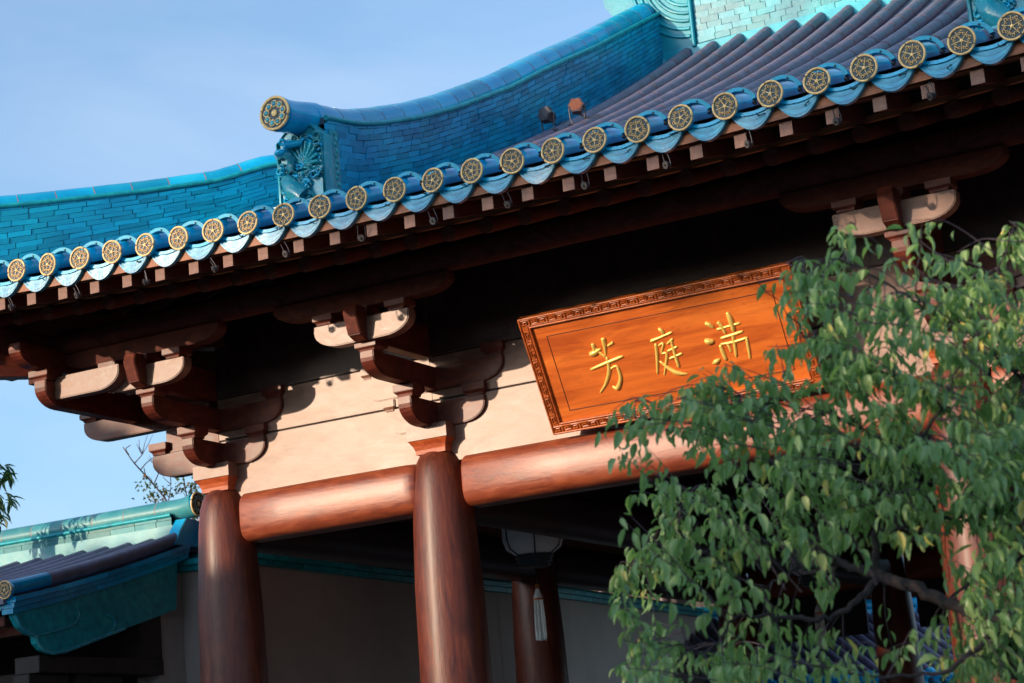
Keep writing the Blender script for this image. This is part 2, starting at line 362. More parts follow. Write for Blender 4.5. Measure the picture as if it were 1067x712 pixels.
def nose(b, c, dr, s0, s1, z0, z1, wd):
    dr = Vector((dr[0], dr[1], 0)).normalized(); sd = Vector((-dr.y, dr.x, 0)); C = Vector((c[0], c[1], 0))
    prof = [(s0, z0), (s1 - .12, z0), (s1 - .05, z0 + .03), (s1, z1 - .06), (s1 - .02, z1), (s0, z1)]
    b.extrude(prof, -wd / 2, wd / 2, 'bracket', lambda u, v, w_: C + dr * u + sd * w_ + Vector((0, 0, v)))
def bset(cx, cy, dirs, walls, corner=None):
    """dirs: outward arm directions; walls: in-wall arm directions"""
    root = MB(); 
    # capital block
    b = MB(); zz = [(4.02, .118), (4.05, .122), (4.08, .132), (4.115, .155), (4.118, .162), (4.22, .162)]
    vs = []; fs = []
    for z, k in zz:
        for u, v in ((-1, -1), (1, -1), (1, 1), (-1, 1)): vs.append((cx + u * k, cy + v * k, z))
    for i in range(len(zz) - 1):
        for j in range(4): fs.append((i * 4 + j, i * 4 + (j + 1) % 4, i * 4 + 4 + (j + 1) % 4, i * 4 + 4 + j))
    fs += [(3, 2, 1, 0), tuple(len(zz) * 4 - 4 + j for j in range(4))]
    low_f = fs[:12] + [fs[-2]]; up_f = fs[12:-2] + [fs[-1]]
    b.add(vs, low_f, 'capital'); b.add(vs, up_f, 'bracket_pale')
    bs = b.build('bracket_set', hall)
    def put(name, fn, bev=0.006):
        q = MB(); fn(q); q.build(name, bs, bev)
    y1, y2 = .43, .88
    for d in dirs:
        k1, k2 = (y1, y2) if d[2] == 0 else (d[2] * y1, d[2] * y2)
        dx, dy = Vector((d[0], d[1])).normalized(); rot = math.atan2(dy, dx)
        put('bracket_arm', lambda q: arm(q, (cx, cy), d, -.3, k1, 4.205, 4.385, .105))
        put('bearing_block', lambda q: block(q, cx + dx * (k1 - .075), cy + dy * (k1 - .075), 4.386, .09, .082, rot))
        e_ = .11 if d[2] > 1.2 else 0
        put('bracket_arm', lambda q: arm(q, (cx, cy), d, -.3 if not e_ else .06, k2, 4.477 + e_, 4.64 + e_, .107))
        put('bearing_block', lambda q: block(q, cx + dx * (k2 - .07), cy + dy * (k2 - .07), 4.641 + e_, .062, .084, rot))
        if e_:
            put('filler_board', lambda q: q.box((min(cx, cx + dx * .5), cy - .03, 4.39), (max(cx, cx + dx * .5), cy + .03, 4.585), 'bracket'))
            put('filler_board', lambda q: q.box((min(cx, cx + dx * 1.2), cy - .03, 4.752), (max(cx, cx + dx * 1.2), cy + .03, 5.1), 'eave'))
        else: put('nose', lambda q: nose(q, (cx, cy), d, .1, k2 + (.19 if d[2] <= 1.2 else .12), 4.70, 4.93, .10))
    for wx, wy, l1, l2 in walls:
        rot = math.atan2(wy, wx)
        tw_ = .092 if (wx < 0 and cx < 5) else .13; bw_ = .05 if tw_ < .1 else .088
        put('wall_arm', lambda q: arm(q, (cx, cy), (wx, wy), .02, l1, 4.207, 4.38, tw_, 'panel' if tw_ < .1 else 'bracket'))
        put('bearing_block', lambda q: block(q, cx + wx * (l1 - .07), cy + wy * (l1 - .07), 4.381, .09, bw_, rot, 'panel' if tw_ < .1 else 'bracket'))
        put('wall_arm', lambda q: arm(q, (cx, cy), (wx, wy), .02, l2, 4.473, 4.643, tw_ + .004, 'panel' if tw_ < .1 else 'bracket'))
        put('bearing_block', lambda q: block(q, cx + wx * (l2 - .07), cy + wy * (l2 - .07), 4.644, .09, bw_, rot, 'panel' if tw_ < .1 else 'bracket'))
    return bs, put
def cross(put, c, ax, h1=.38, h2=.70):
    cx, cy = c
    put('cross_arm', lambda q: arm(q, c, ax, -h1, h1, 4.703, 4.862, .10, 'bracket_pale', True, True))
    for s_ in (-1, 0, 1):
        put('bearing_block', lambda q: block(q, cx + ax[0] * s_ * (h1 - .09), cy + ax[1] * s_ * (h1 - .09), 4.863, .07, .078))
    put('bolster', lambda q: arm(q, c, ax, -h2, h2, 4.934, 5.058, .11, 'eave', True, True))
for x in (0.0, 3.75):
    bs, put = bset(x, 0, [(0, -1, 0)], [(1, 0, .43, .6), (-1, 0, .43, .6)])
    cross(put, (x, -.88), (1, 0))
for x, sx in ((-1.87, -1), (5.62, 1)):
    bs, put = bset(x, 0, [(0, -1, 0), (sx, 0, 1.45)], [(-sx, 0, .43, .6), (0, 1, .43, .6)])
    cross(put, (x, -.88), (1, 0)); cross(put, (x + sx * .76, 0), (0, 1), .36, .7)
    put('corner_arm', lambda q: arm(q, (x + sx * .76, 0), (0, -1), -.3, 1.14, 4.665, 4.85, .108))
    put('bearing_block', lambda q: block(q, x + sx * .76, -1.07, 4.851, .075, .088))
    put('corner_arm', lambda q: arm(q, (x, -.985), (sx, 0), .12, .80, 4.715, 4.88, .10, 'bracket_pale', True, False))
    put('corner_arm', lambda q: arm(q, (x + sx * .76, 0), (0, -1), -.3, 1.4, 4.93, 5.09, .11))
    put('hip_nose', lambda q: nose(q, (x, 0), (sx, -1), 1.1, 1.75, 4.93, 5.2, .12))
# purlins
pb = MB(); pb.tube([(x, -.88, 5.15) for x in (-3.5, 0, 3, 7.2)], .092, 'eave', 14); pb.build('eave_purlin', hall)
for x in (-2.77, 6.52):
    pb = MB(); pb.tube([(x, -1.5, 5.16), (x, 3, 5.16), (x, 11, 5.16)], .092, 'eave', 14); pb.build('eave_purlin', hall)
pb = MB(); pb.tube([(-1.9, .0, 5.43), (5.7, 0, 5.43)], .10, 'eave', 12); pb.build('wall_purlin', hall)

# rafters: square flying rafters on round rafters
def raf_z(y): return 5.075 + .34 * (y + 1.6)
def dz(x): return ze(x) - ze(2.0)
rx = [TX0 + .03 + TS * k for k in range(-7, 36)]
sqm = MB(); sqm.hexa([(-.038, 0, -.042), (.038, 0, -.042), (.038, .7, .21 - .042), (-.038, .7, .21 - .042), (-.038, 0, .042), (.038, 0, .042), (.038, .7, .21 + .042), (-.038, .7, .21 + .042)], 'eave')
sqm.box((-.037, -.006, -.041), (.037, .001, .041), 'eave_end')
sq_me = sqm.mesh('flying_rafter')
rdm = MB(); rdm.tube([(0, 0, 0), (0, 1.7, .578)], .052, 'eave', 12); rd_me = rdm.mesh('round_rafter')
for x in rx:
    y_hip = (x - XL - E) if x < XC else (XR - x - E)
    if y_hip < -1.85: continue
    o = link('flying_rafter', sq_me, hall, (x, -2.06, ze(x) - .178))
    if y_hip > -1.3:
        o = link('round_rafter', rd_me, hall, (x, -1.6, raf_z(-1.6) + dz(x)))
# left and right side rafters
for k in range(40):
    y = -1.9 + k * .27
    if y > 9: break
    for sx, X in ((1, XL), (-1, XR)):
        lim = y + E
        zz = ze(X) * .35 + ze(X + sx * .5) * .65
        a = MB()
        a.hexa([(X + sx * .09, y - .038, zz - .21), (X + sx * .09, y + .038, zz - .21), (X + sx * .85, y + .038, zz - .17), (X + sx * .85, y - .038, zz - .17),
                (X + sx * .09, y - .038, zz - .13), (X + sx * .09, y + .038, zz - .13), (X + sx * .85, y + .038, zz - .09), (X + sx * .85, y - .038, zz - .09)], 'eave')
        if lim > .9: a.tube([(X + sx * .6, y, raf_z(-1.6) + .16), (X + sx * min(2.1, lim), y, raf_z(-1.6) + .16 + .34 * (min(2.1, lim) - .6))], .052, 'eave', 8)
        a.build('side_rafter', hall)
for sx, X in ((1, XL), (-1, XR)):
    a = MB(); z0 = ze(X) - .17
    a.hexa([Vector(p) for p in [(X + sx * .12 - .06, -2.0, z0 - .14), (X + sx * .12 + .06, -2.06, z0 - .14), (X + sx * 2.2 + .06, -.01, 5.12), (X + sx * 2.2 - .06, .05, 5.12),
            (X + sx * .12 - .06, -2.0, z0 + .06), (X + sx * .12 + .06, -2.06, z0 + .06), (X + sx * 2.2 + .06, -.01, 5.4), (X + sx * 2.2 - .06, .05, 5.4)]], 'bracket')
    a.build('hip_rafter', hall)
# soffit boards under the tiles, closing strips, fascia
def sheet(fz, x0, x1, y0, y1, nx, ny, th, m, name, cond=None):
    b = MB()
    for i in range(nx):
        for j in range(ny):
            xa, xb = x0 + (x1 - x0) * i / nx, x0 + (x1 - x0) * (i + 1) / nx; ya, yb = y0 + (y1 - y0) * j / ny, y0 + (y1 - y0) * (j + 1) / ny
            P = [(xa, ya), (xb, ya), (xb, yb), (xa, yb)]
            b.add([(x, y, fz(x, y)) for x, y in P] , [(0, 1, 2, 3)], m)
            b.add([(x, y, fz(x, y) - th) for x, y in P], [(0, 3, 2, 1)], m)
    return b.build(name, hall)
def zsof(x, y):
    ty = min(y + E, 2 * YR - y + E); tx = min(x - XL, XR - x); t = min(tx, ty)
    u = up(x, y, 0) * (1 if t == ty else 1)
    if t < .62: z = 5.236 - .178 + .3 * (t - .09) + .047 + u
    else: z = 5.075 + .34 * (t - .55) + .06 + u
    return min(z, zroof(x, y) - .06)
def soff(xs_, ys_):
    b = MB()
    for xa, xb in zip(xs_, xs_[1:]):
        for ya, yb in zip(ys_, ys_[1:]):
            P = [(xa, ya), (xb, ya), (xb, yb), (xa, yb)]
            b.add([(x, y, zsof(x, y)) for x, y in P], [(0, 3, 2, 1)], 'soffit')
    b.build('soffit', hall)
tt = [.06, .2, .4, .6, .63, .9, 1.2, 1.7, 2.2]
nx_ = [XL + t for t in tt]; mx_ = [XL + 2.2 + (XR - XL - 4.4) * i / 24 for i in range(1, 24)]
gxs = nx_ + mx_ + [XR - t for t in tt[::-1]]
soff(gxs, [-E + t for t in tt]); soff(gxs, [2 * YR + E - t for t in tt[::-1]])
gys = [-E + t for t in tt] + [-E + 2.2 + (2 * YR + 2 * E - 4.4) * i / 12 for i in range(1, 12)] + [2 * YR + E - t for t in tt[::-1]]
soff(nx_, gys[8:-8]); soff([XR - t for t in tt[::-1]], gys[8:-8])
def strip(path, w0, w1, h, m, name):
    """board following path (list of Vector), thickness w, height h downwards"""
    b = MB()
    for p, q in zip(path, path[1:]):
        d = (q - p); d.z = 0; d.normalize(); n = Vector((-d.y, d.x, 0))
        b.hexa([p + n * w0 - Vector((0, 0, h)), q + n * w0 - Vector((0, 0, h)), q + n * w1 - Vector((0, 0, h)), p + n * w1 - Vector((0, 0, h)), p + n * w0, q + n * w0, q + n * w1, p + n * w1], m)
    return b.build(name, hall)
xs = [XL + (XR - XL) * i / 40 for i in range(41)]
strip([Vector((x, -E + .05, ze(x) - .055)) for x in xs], 0, .05, .075, 'fascia', 'fascia_board')
strip([Vector((x, -1.585, raf_z(-1.585) + dz(x) + .092)) for x in xs[2:-2]], 0, .03, .035, 'fascia', 'rafter_strip')
ys = [-E + (2 * YR + 2 * E) * i / 30 for i in range(31)]
strip([Vector((XL + .05, y, ze(XL) - .055)) for y in ys[::-1]], 0, .05, .075, 'fascia', 'fascia_board')

# roof tile surfaces
rb = MB()
def pan_sheet(x0, x1, y0, y1, nx, ny):
    for i in range(nx):
        for j in range(ny):
            xa, xb = x0 + (x1 - x0) * i / nx, x0 + (x1 - x0) * (i + 1) / nx; ya, yb = y0 + (y1 - y0) * j / ny, y0 + (y1 - y0) * (j + 1) / ny
            rb.add([(x, y, zroof(x, y) - .035) for x, y in ((xa, ya), (xb, ya), (xb, yb), (xa, yb))], [(0, 1, 2, 3)], 'unglazed')
pan_sheet(XL, GL - .01, -E, 2 * YR + E, 22, 60); pan_sheet(GL, GR, -E, 2 * YR + E, 18, 60); pan_sheet(GR + .01, XR, -E, 2 * YR + E, 18, 60)
def tile_row(P, seg=.30, r=.058, first='glaze', rest='unglazed'):
    """P(t)->point along slope; t from 0 to tmax"""
    f, tmax = P; t = 0; k = 0
    while t < tmax - .05:
        t1 = min(t + seg, tmax)
        m = first if k == 0 else rest
        rr = r * (1.0 if k else 1.14)
        jit = random.uniform(-.002, .002)
        pts = [f(t + .002), f((t + t1) / 2), f(t1 - .004)]
        pts = [p + Vector((jit, 0, jit)) for p in pts]
        rb.tube(pts, [rr * 1.0, rr * .985, rr * .97], m, 10, caps=True)
        if k: rb.tube([f(t - .006), f(t + .006)], [rr * .985, rr * .985], 'joint', 10, caps=False)
        t = t1; k += 1
tiles_x = [TX0 + TS * k for k in range(-7, 36)]
for x in tiles_x:
    if GL - .22 < x < GR + .22: tm = YR + E - .12
    else: tm = min(x - XL, XR - x)
    if tm < .1: continue
    if GL - .22 < x < GL + .18 or GR - .18 < x < GR + .22:
        tm = .95
    tile_row((lambda t, x=x: Vector((x, -E + t, zroof(x, -E + t))), tm))
for k in range(42):
    y = -E + .2 + TS * k
    tm = min(y + E, 3.6)
    if tm < .15: continue
    for sx, X in ((1, XL), (-1, XR)):
        f = lambda t, y=y, sx=sx, X=X: Vector((X + sx * t, y, zroof(X + sx * t, y)))
        rb.tube([f(tm * i / 6) for i in range(7)], .058, 'unglazed', 8)
roof = rb.build('roof', hall)
# round tile ends with a gilt rim and flower, and crescent drip tiles
def disc_mesh(name, R, petals=5, big=False):
    d = MB(); n = 32
    d.tube([(0, -.012, 0), (0, .03, 0)], [R * .98, R * .86], 'glaze', n)
    d.tube([(0, -.0135, 0), (0, -.012, 0)], [R * .86, R * .86], 'disc', n)
    ring = [(math.cos(a) * R * .91, -.016, math.sin(a) * R * .91) for a in [2 * math.pi * i / n for i in range(n + 1)]]
    d.tube(ring, R * .085, 'gold', 6, caps=False)
    for i in range(petals):
        a = 2 * math.pi * i / petals + math.pi / 2
        c, s_ = math.cos(a), math.sin(a)
        if big:
            d.sphere((c * R * .55, -.018, s_ * R * .55), R * .15, 'glaze_teal', 6, (1, .5, 1))
            d.tube([(c * R * .55 + math.cos(b) * R * .17, -.018, s_ * R * .55 + math.sin(b) * R * .17) for b in [2 * math.pi * q / 10 for q in range(11)]], R * .035, 'gold', 5, caps=False)
        else:
            d.tube([(0, -.018, 0), (c * R * .72, -.018, s_ * R * .72)], [R * .035, R * .028], 'gold', 5)
            a2 = a + math.pi / petals
            for rr, o in ((.62, .0), (.50, .30), (.50, -.30)):
                cx_, cz_ = math.cos(a2 + o) * R * rr, math.sin(a2 + o) * R * rr
                k = R * (.10 if o == 0 else .075)
                d.tube([(cx_ + math.cos(b) * k, -.018, cz_ + math.sin(b) * k) for b in [2 * math.pi * q / 8 for q in range(9)]], R * .026, 'gold', 5, caps=False)
    d.sphere((0, -.018, 0), R * (.13 if not big else .2), 'gold', 6, (1, .5, 1))
    return d.mesh(name)
disc_me = disc_mesh('tile_end', .079)
dm = MB(); n = 14
for k in range(6):
    lo = -.004 - .10 * k / 6; hi = -.004 - .10 * (k + 1) / 6
    def pt(u, dpt, y): return (TS / 2 + u * (TS / 2 - .006), y, -.052 + dpt * (1 - abs(u) ** 2))
    y = .014 * (5 - k) / 5 + (0.0 if k % 2 else -.005)
    vs = []; fs = []
    for i in range(n + 1):
        u = -1 + 2 * i / n
        vs += [pt(u, lo, y), pt(u, hi, y), pt(u, hi, y + .03), pt(u, lo, y + .03)]
    for i in range(n):
        for a, b_ in ((0, 1), (1, 2), (2, 3), (3, 0)): fs.append((i * 4 + a, i * 4 + b_, i * 4 + 4 + b_, i * 4 + 4 + a))
    dm.add(vs, fs, 'drip')
# the pan tile behind the crescent
vs = []; fs = []
for i in range(n + 1):
    u = -1 + 2 * i / n
    z = -.022 - .03 * (1 - u * u)
    vs += [(TS / 2 + u * (TS / 2 - .01), .0, z), (TS / 2 + u * (TS / 2 - .01), .35, z + .12), (TS / 2 + u * (TS / 2 - .01), .35, z + .10), (TS / 2 + u * (TS / 2 - .01), .0, z - .02)]
for i in range(n):
    for a, b_ in ((0, 1), (1, 2), (2, 3), (3, 0)): fs.append((i * 4 + a, i * 4 + b_, i * 4 + 4 + b_, i * 4 + 4 + a))
dm.add(vs, fs, 'glaze')
drip_me = dm.mesh('drip_tile')
for x in tiles_x:
    if x < XL + .1 or x > XR - .1: continue
    o = link('tile_end', disc_me, roof, (x, -E - .004, ze(x) + .004)); o.rotation_euler = (R_(-4 + random.uniform(-3, 3)), random.uniform(0, 6.28), random.uniform(-.05, .05))
    o.rotation_mode = 'ZXY'
    o = link('drip_tile', drip_me, roof, (x, -E + .02, ze(x) + .0)); o.rotation_euler = (R_(random.uniform(-3, 2)), -(ze(x + TS) - ze(x)) / TS, 0)

# ridges of stacked glazed brick with a round cap
def ridge(path, hts, half, rows, bl, name, m='glaze_brick', capm='glaze', cap=True, capr=.135, parent=hall, capseg=.30, capdrop=.03):
    P = [Vector(p) for p in path]; cum = [0]
    for a, b_ in zip(P, P[1:]): cum.append(cum[-1] + (b_ - a).length)
    L = cum[-1]
    def ev(s_):
        s_ = max(0, min(L, s_))
        for i in range(len(P) - 1):
            if s_ <= cum[i + 1] or i == len(P) - 2:
                t = (s_ - cum[i]) / (cum[i + 1] - cum[i]); return P[i].lerp(P[i + 1], t), hts[i] + (hts[i + 1] - hts[i]) * t, (P[i + 1] - P[i]).normalized()
    b = MB()
    def nrm(t): return Vector((-t.y, t.x, 0)).normalized()
    N = max(2, int(L / .15))
    for i in range(N):
        a, ha, ta = ev(L * i / N); c, hc, tc = ev(L * (i + 1) / N); na = nrm(ta) * (half - .012); nc = nrm(tc) * (half - .012); U = Vector((0, 0, 1))
        b.hexa([a - na, c - nc, c + nc, a + na, a - na + U * ha, c - nc + U * hc, c + nc + U * hc, a + na + U * ha], 'mortar')
    for j in range(rows):
        s_ = -bl * (random.random())
        while s_ < L:
            l_ = bl * random.uniform(.85, 1.15)
            s0, s1 = max(0, s_ + .0028), min(L, s_ + l_ - .0028); s_ += l_
            if s1 - s0 < .02: continue
            hw = half + random.uniform(-.003, .004)
            a, ha, ta = ev(s0); c, hc, tc = ev(s1); na = nrm(ta) * hw; nc = nrm(tc) * hw
            ha /= rows; hc /= rows; U = Vector((0, 0, 1)); g0 = .0022; tw = random.uniform(-.0025, .0025)
            lo0 = U * (ha * j + g0 + tw); lo1 = U * (hc * j + g0 - tw); hi0 = U * (ha * (j + 1) - g0 + tw); hi1 = U * (hc * (j + 1) - g0 - tw)
            b.hexa([a - na + lo0, c - nc + lo1, c + nc + lo1, a + na + lo0, a - na * 1.045 + hi0, c - nc * 1.045 + hi1, c + nc * 1.045 + hi1, a + na * 1.045 + hi0], m)
    o = b.build(name, parent)
    if cap:
        q = MB(); s_ = 0; U = Vector((0, 0, 1))
        # moulding under the cap
        pts = []; k = 0
        while s_ < L - .02:
            s1 = min(L, s_ + capseg)
            pp = []
            for i in range(4):
                a, ha, ta = ev(s_ + .004 + (s1 - s_ - .008) * i / 3); pp.append(a + U * (ha + .03 - capdrop))
            q.tube(pp, [capr, capr * 1.0, capr * 1.0, capr * .985], capm, 18)
            if k:
                a, ha, ta = ev(s_); c_ = a + U * (ha + .03 - capdrop)
                q.tube([c_ - ta * .007, c_ + ta * .007], capr * .985, 'joint', 18, caps=False)
            s_ = s1; k += 1
        q.build('ridge_cap', o)
        q = MB()
        for sgn in (-1, 1):
            for z_, rr in ((-.0, .02),):
                pts = []
                for i in range(int(L / .2) + 2):
                    a, ha, ta = ev(min(L, i * .2)); pts.append(a + nrm(ta) * (half + .004) * sgn + U * (ha - .008))
                q.tube(pts, rr, 'gable', 8)
        q.build('ridge_moulding', o)
    return o, ev, L
# descending ridges
prof = [(-1.22, 5.66, 6.23), (-.77, 5.75, 6.30), (-.45, 5.87, 6.395), (.1, 6.07, 6.585), (.63, 6.30, 6.80), (1.03, 6.47, 6.98), (1.62, 6.71, 7.25), (2.1, 6.93, 7.50), (2.7, 7.22, 7.80), (3.3, 7.53, 8.09), (4.09, 7.95, 8.50), (4.9, 8.40, 8.92)]
prof = [(y, a - .05, b_ - .015) for y, a, b_ in prof]
for gx in (GL, GR):
    rg, ev, L = ridge([(gx, y, a) for y, a, b_ in prof], [b_ - a for y, a, b_ in prof], .165, 13, .165, 'descending_ridge')
    # flared end of the cap with its rosette
    q = MB(); z0 = prof[0][2]
    q.tube([(gx, -1.15, z0 + .02), (gx, -1.25, z0 + .01), (gx, -1.36, z0 - .005), (gx, -1.46, z0 - .02), (gx - .0, -1.56, z0 - .032)], [.134, .122, .112, .112, .120], 'glaze', 24)
    ec = q.build('cap_end', rg)
    q_me = disc_mesh('ridge_rosette', .122, 9, True); link('ridge_rosette', q_me, ec, (gx, -1.565, z0 - .032))
    # dragon plate under the cap end
    b = MB(); W_, x0, zb, zt = .19, gx, 5.60, 6.16
    outline = [(-W_, zb), (W_, zb), (W_, zt - .08), (W_ - .08, zt), (-W_ + .08, zt), (-W_, zt - .08)]
    b.extrude(outline, -1.30, -1.20, 'glaze_teal', lambda u, v, w_: Vector((x0 + u, w_, v)))
    inner = [(u * .84, zb + .04 + (v - zb) * .88) for u, v in outline]
    fr_ = [Vector((x0 + u * .93, -1.306, zb + .012 + (v - zb) * .955)) for u, v in outline]
    b.tube(fr_ + [fr_[0]], .014, 'glaze_lit', 6)
    # side strip with leaf relief
    b.box((x0 + .168, -1.2, zb), (x0 + .182, -1.10, zt - .03), 'glaze_teal'); b.box((x0 - .182, -1.2, zb), (x0 - .168, -1.10, zt - .03), 'glaze_teal')
    for k in range(13): b.sphere((x0 + .18, -1.15 + .02 * (k % 2), zb + .03 + k * .04), .02, 'gable', 5, (.5, 1, 1))
    pl = b.build('plate', ec, .004)
    d = MB()   # sculpted long-necked creature over curling clouds
    neck = [(.02, -1.32, zb + .05), (-.05, -1.335, zb + .11), (-.09, -1.34, zb + .19), (-.07, -1.34, zb + .26), (-.04, -1.345, zb + .32), (-.07, -1.37, zb + .37)]
    d.tube([(x0 + a, y, z) for a, y, z in neck], [.075, .07, .052, .036, .034, .038], 'glaze_teal', 12)
    d.sphere((x0 - .10, -1.39, zb + .375), .038, 'glaze', 7, (1.2, 1.1, .6)); d.sphere((x0 - .06, -1.36, zb + .42), .022, 'glaze_teal', 6)
    d.tube([(x0 - .05, -1.42, zb + .41), (x0 + .03, -1.36, zb + .42), (x0 + .07, -1.35, zb + .45)], [.03, .022, .01], 'glaze', 8)
    for k in range(0): d.tube([(x0 - .1 + .02 * k, -1.38, zb + .10 + .03 * k), (x0 - .14, -1.42, zb + .08 + .03 * k)], [.02, .01], 'glaze_lit', 6)
    rr = random.Random(4)
    for k in range(80):
        u, v = rr.uniform(-.16, .16), rr.uniform(.03, .48); r0 = rr.uniform(.018, .038)
        ww = [(x0 + u + math.cos(a) * r0 * (1 - a / 12), -1.31 - rr.uniform(0, .02), zb + v + math.sin(a) * r0 * (1 - a / 12)) for a in [i * .7 for i in range(9)]]
        d.tube(ww, .010, 'glaze_teal' if rr.random() < .6 else 'glaze', 6)
    for k in range(9):
        a = R_(-10 + k * 20); d.tube([(x0 + .03, -1.32, zb + .28), (x0 + .03 + math.cos(a) * .13, -1.335, zb + .30 + math.sin(a) * .14)], [.008, .016], 'glaze_lit', 6)
    d.build('creature_relief', ec)
    b = MB(); b.box((x0 - .2, -1.42, zb - .10), (x0 + .2, -1.10, zb + .0), 'glaze_teal'); b.build('plate_base', ec, .006)

# hip ridges
def hip(sx):
    X = XL if sx > 0 else XR
    pts = []; hts = []
    for d, zt in [(.12, 6.17), (.5, 6.17), (.91, 6.205), (1.2, 6.245), (1.8, 6.35), (2.2, 6.44), (2.46, 6.56), (2.9, 6.66), (3.5, 6.85)]:
        x, y = X + sx * d, -E + d; zb = min(zroof(x, y) - .02, zt - .30)
        pts.append((x, y, zb)); hts.append(zt - zb)
    ridge(pts, hts, .12, 12, .20, 'hip_ridge', 'glaze_brick', 'glaze', True, .108, capseg=.29)
hip(1); hip(-1)
# main ridge
zr = 8.42
ridge([(-.02, YR, zr + .07), (1.5, YR, zr + .045), (3.0, YR, zr + .045), (4.5, YR, zr + .07)], [.80] * 4, .17, 13, .175, 'main_ridge', 'glaze_lit', 'glaze_lit', True, .13)
b = MB(); b.box((GL, YR - .19, zr - .14), (GR, YR + .19, zr + .05), 'glaze_lit')
for x in tiles_x:
    if GL + .1 < x < GR - .1:
        b.sphere((x, YR - .19, zr - .06), .068, 'glaze_lit', 8, (1, .5, 1))
b.build('ridge_apron', hall, .004)
for gx, sx in ((GL, 1), (GR, -1)):
    b = MB()
    ol = [(.50, 8.44), (.50, 9.25), (.30, 9.6), (.38, 10.0), (.15, 10.25), (-.15, 10.2), (-.30, 9.9), (-.30, 9.45), (-.42, 9.3), (-.40, 9.1), (-.30, 8.95), (-.12, 8.83), (-.12, 8.44)]
    b.extrude([(u, v) for u, v in ol], YR - .185, YR + .185, 'glaze_lit', lambda u, v, w_: Vector((gx + sx * u, w_, v)))
    for k in range(9):
        r0 = .10 + .075 * k; pts = []
        for i in range(13):
            a = R_(180 + 95 * i / 12)
            u, v = .50 + math.cos(a) * r0 * .86, 9.30 + math.sin(a) * r0 * 1.05
            if -.1 < u <= .50 and 8.46 < v: pts.append((gx + sx * u, YR - .19, v))
        if len(pts) > 1: b.tube(pts, .021, 'glaze_lit', 6)
    b.tube([(gx + sx * .5, YR - .2, 8.45), (gx + sx * .5, YR - .2, 9.25)], .022, 'glaze_lit', 8)
    b.build('ridge_ornament', hall, .006)
    # gable wall
    b = MB(); x = gx - sx * (-.0) ; gz = []
    pr = [(y, zroof(gx + sx * .02, y) - .05) for y in [-.9 + (2 * YR + 1.8) * i / 24 for i in range(25)]]
    pb_ = [(p[0], 6.3) for p in pr]
    vs = [(gx + sx * .05, y, z) for y, z in pr] + [(gx + sx * .05, y, min(z, 6.3)) for y, z in pr] + [(gx + sx * .12, y, z) for y, z in pr] + [(gx + sx * .12, y, min(z, 6.3)) for y, z in pr]
    n_ = 25; b.add(vs, [(i, i + 1, n_ + i + 1, n_ + i) for i in range(n_ - 1)] + [(2 * n_ + i, 3 * n_ + i, 3 * n_ + i + 1, 2 * n_ + i + 1) for i in range(n_ - 1)], 'beam_y')
    b.build('gable_wall', hall)
# back descending ridges
for gx in (GL, GR):
    ridge([(gx, 2 * YR - y, a) for y, a, b_ in prof][::-1], [b_ - a for y, a, b_ in prof][::-1], .165, 10, .35, 'rear_ridge')

# ------------------------------------------------------------------ signboard
BLp = Vector((1.033, -.225, 3.977)); EX = Vector((1, 0, 0)); EY = Vector((0, -.467, .885)).normalized(); EN = EX.cross(EY)  # EN points to the front
SW, SH = 1.93, .83
def sp(u, v, w_=0): return BLp + EX * u + EY * v + EN * w_
sign = thing('signboard', 'orange wooden signboard with gold characters, leaning forward above the beam', 'signboard', tuple(BLp))
def sb(mb, name, parent=sign, bev=0): return shift(mb, BLp).build(name, parent, bev)
b = MB(); b.extrude([(0.02, .02), (SW - .02, .02), (SW - .02, SH - .02), (.02, SH - .02)], -.05, 0.0, 'sign', lambda u, v, w_: sp(u, v, w_)); board = sb(b, 'board', sign, .003)
fw = .078
b = MB()
for (u0, v0, u1, v1) in ((0, 0, SW, fw), (0, SH - fw, SW, SH), (0, fw, fw, SH - fw), (SW - fw, fw, SW, SH - fw)):
    b.extrude([(u0, v0), (u1, v0), (u1, v1), (u0, v1)], -.045, .014, 'sign_rim', lambda u, v, w_: sp(u, v, w_))
for off, rr in ((.006, .008), (fw - .008, .007), (fw - .022, .004)):
    c_ = [sp(off, off, .016), sp(SW - off, off, .016), sp(SW - off, SH - off, .016), sp(off, SH - off, .016)]
    for p, q in zip(c_, c_[1:] + c_[:1]): b.tube([p, q], rr, 'sign_rim', 6)
def fret(cu, cv, hz, k):
    """squared scroll + boss, carved in relief"""
    s_ = .021; m = 1 if k % 2 else -1
    sp_ = [(-1.25, -1), (-1.25, 1), (1.1, 1), (1.1, -.6), (-.5, -.6), (-.5, .35), (.45, .35), (.45, -.1)]
    pts = []
    for a, c in sp_:
        a *= s_ * 1.25 * m; c *= s_ * .9
        pts.append(sp(cu + (a if hz else c), cv + (c if hz else a), .019))
    b.tube(pts, .0052, 'sign_rim', 5, smooth=False)
pit = .066
k = 0; u = fw / 2 + .01
while u < SW - fw / 2:
    for v in (fw / 2 - .004, SH - fw / 2 + .004): fret(u, v, True, k)
    u += pit; k += 1
v = fw + .03; k = 0
while v < SH - fw:
    for uu in (fw / 2 - .004, SW - fw / 2 + .004): fret(uu, v, False, k)
    v += pit; k += 1
sb(b, 'carved_frame')
b = MB(); gi = .165
c_ = [(gi, gi - .02), (SW - gi, gi - .02), (SW - gi, SH - gi + .01), (gi, SH - gi + .01)]
for (a0, a1), (b0, b1) in zip(c_, c_[1:] + c_[:1]): b.tube([sp(a0, a1, .0), sp(b0, b1, .0)], .0035, 'groove', 5)
sb(b, 'inset_line')
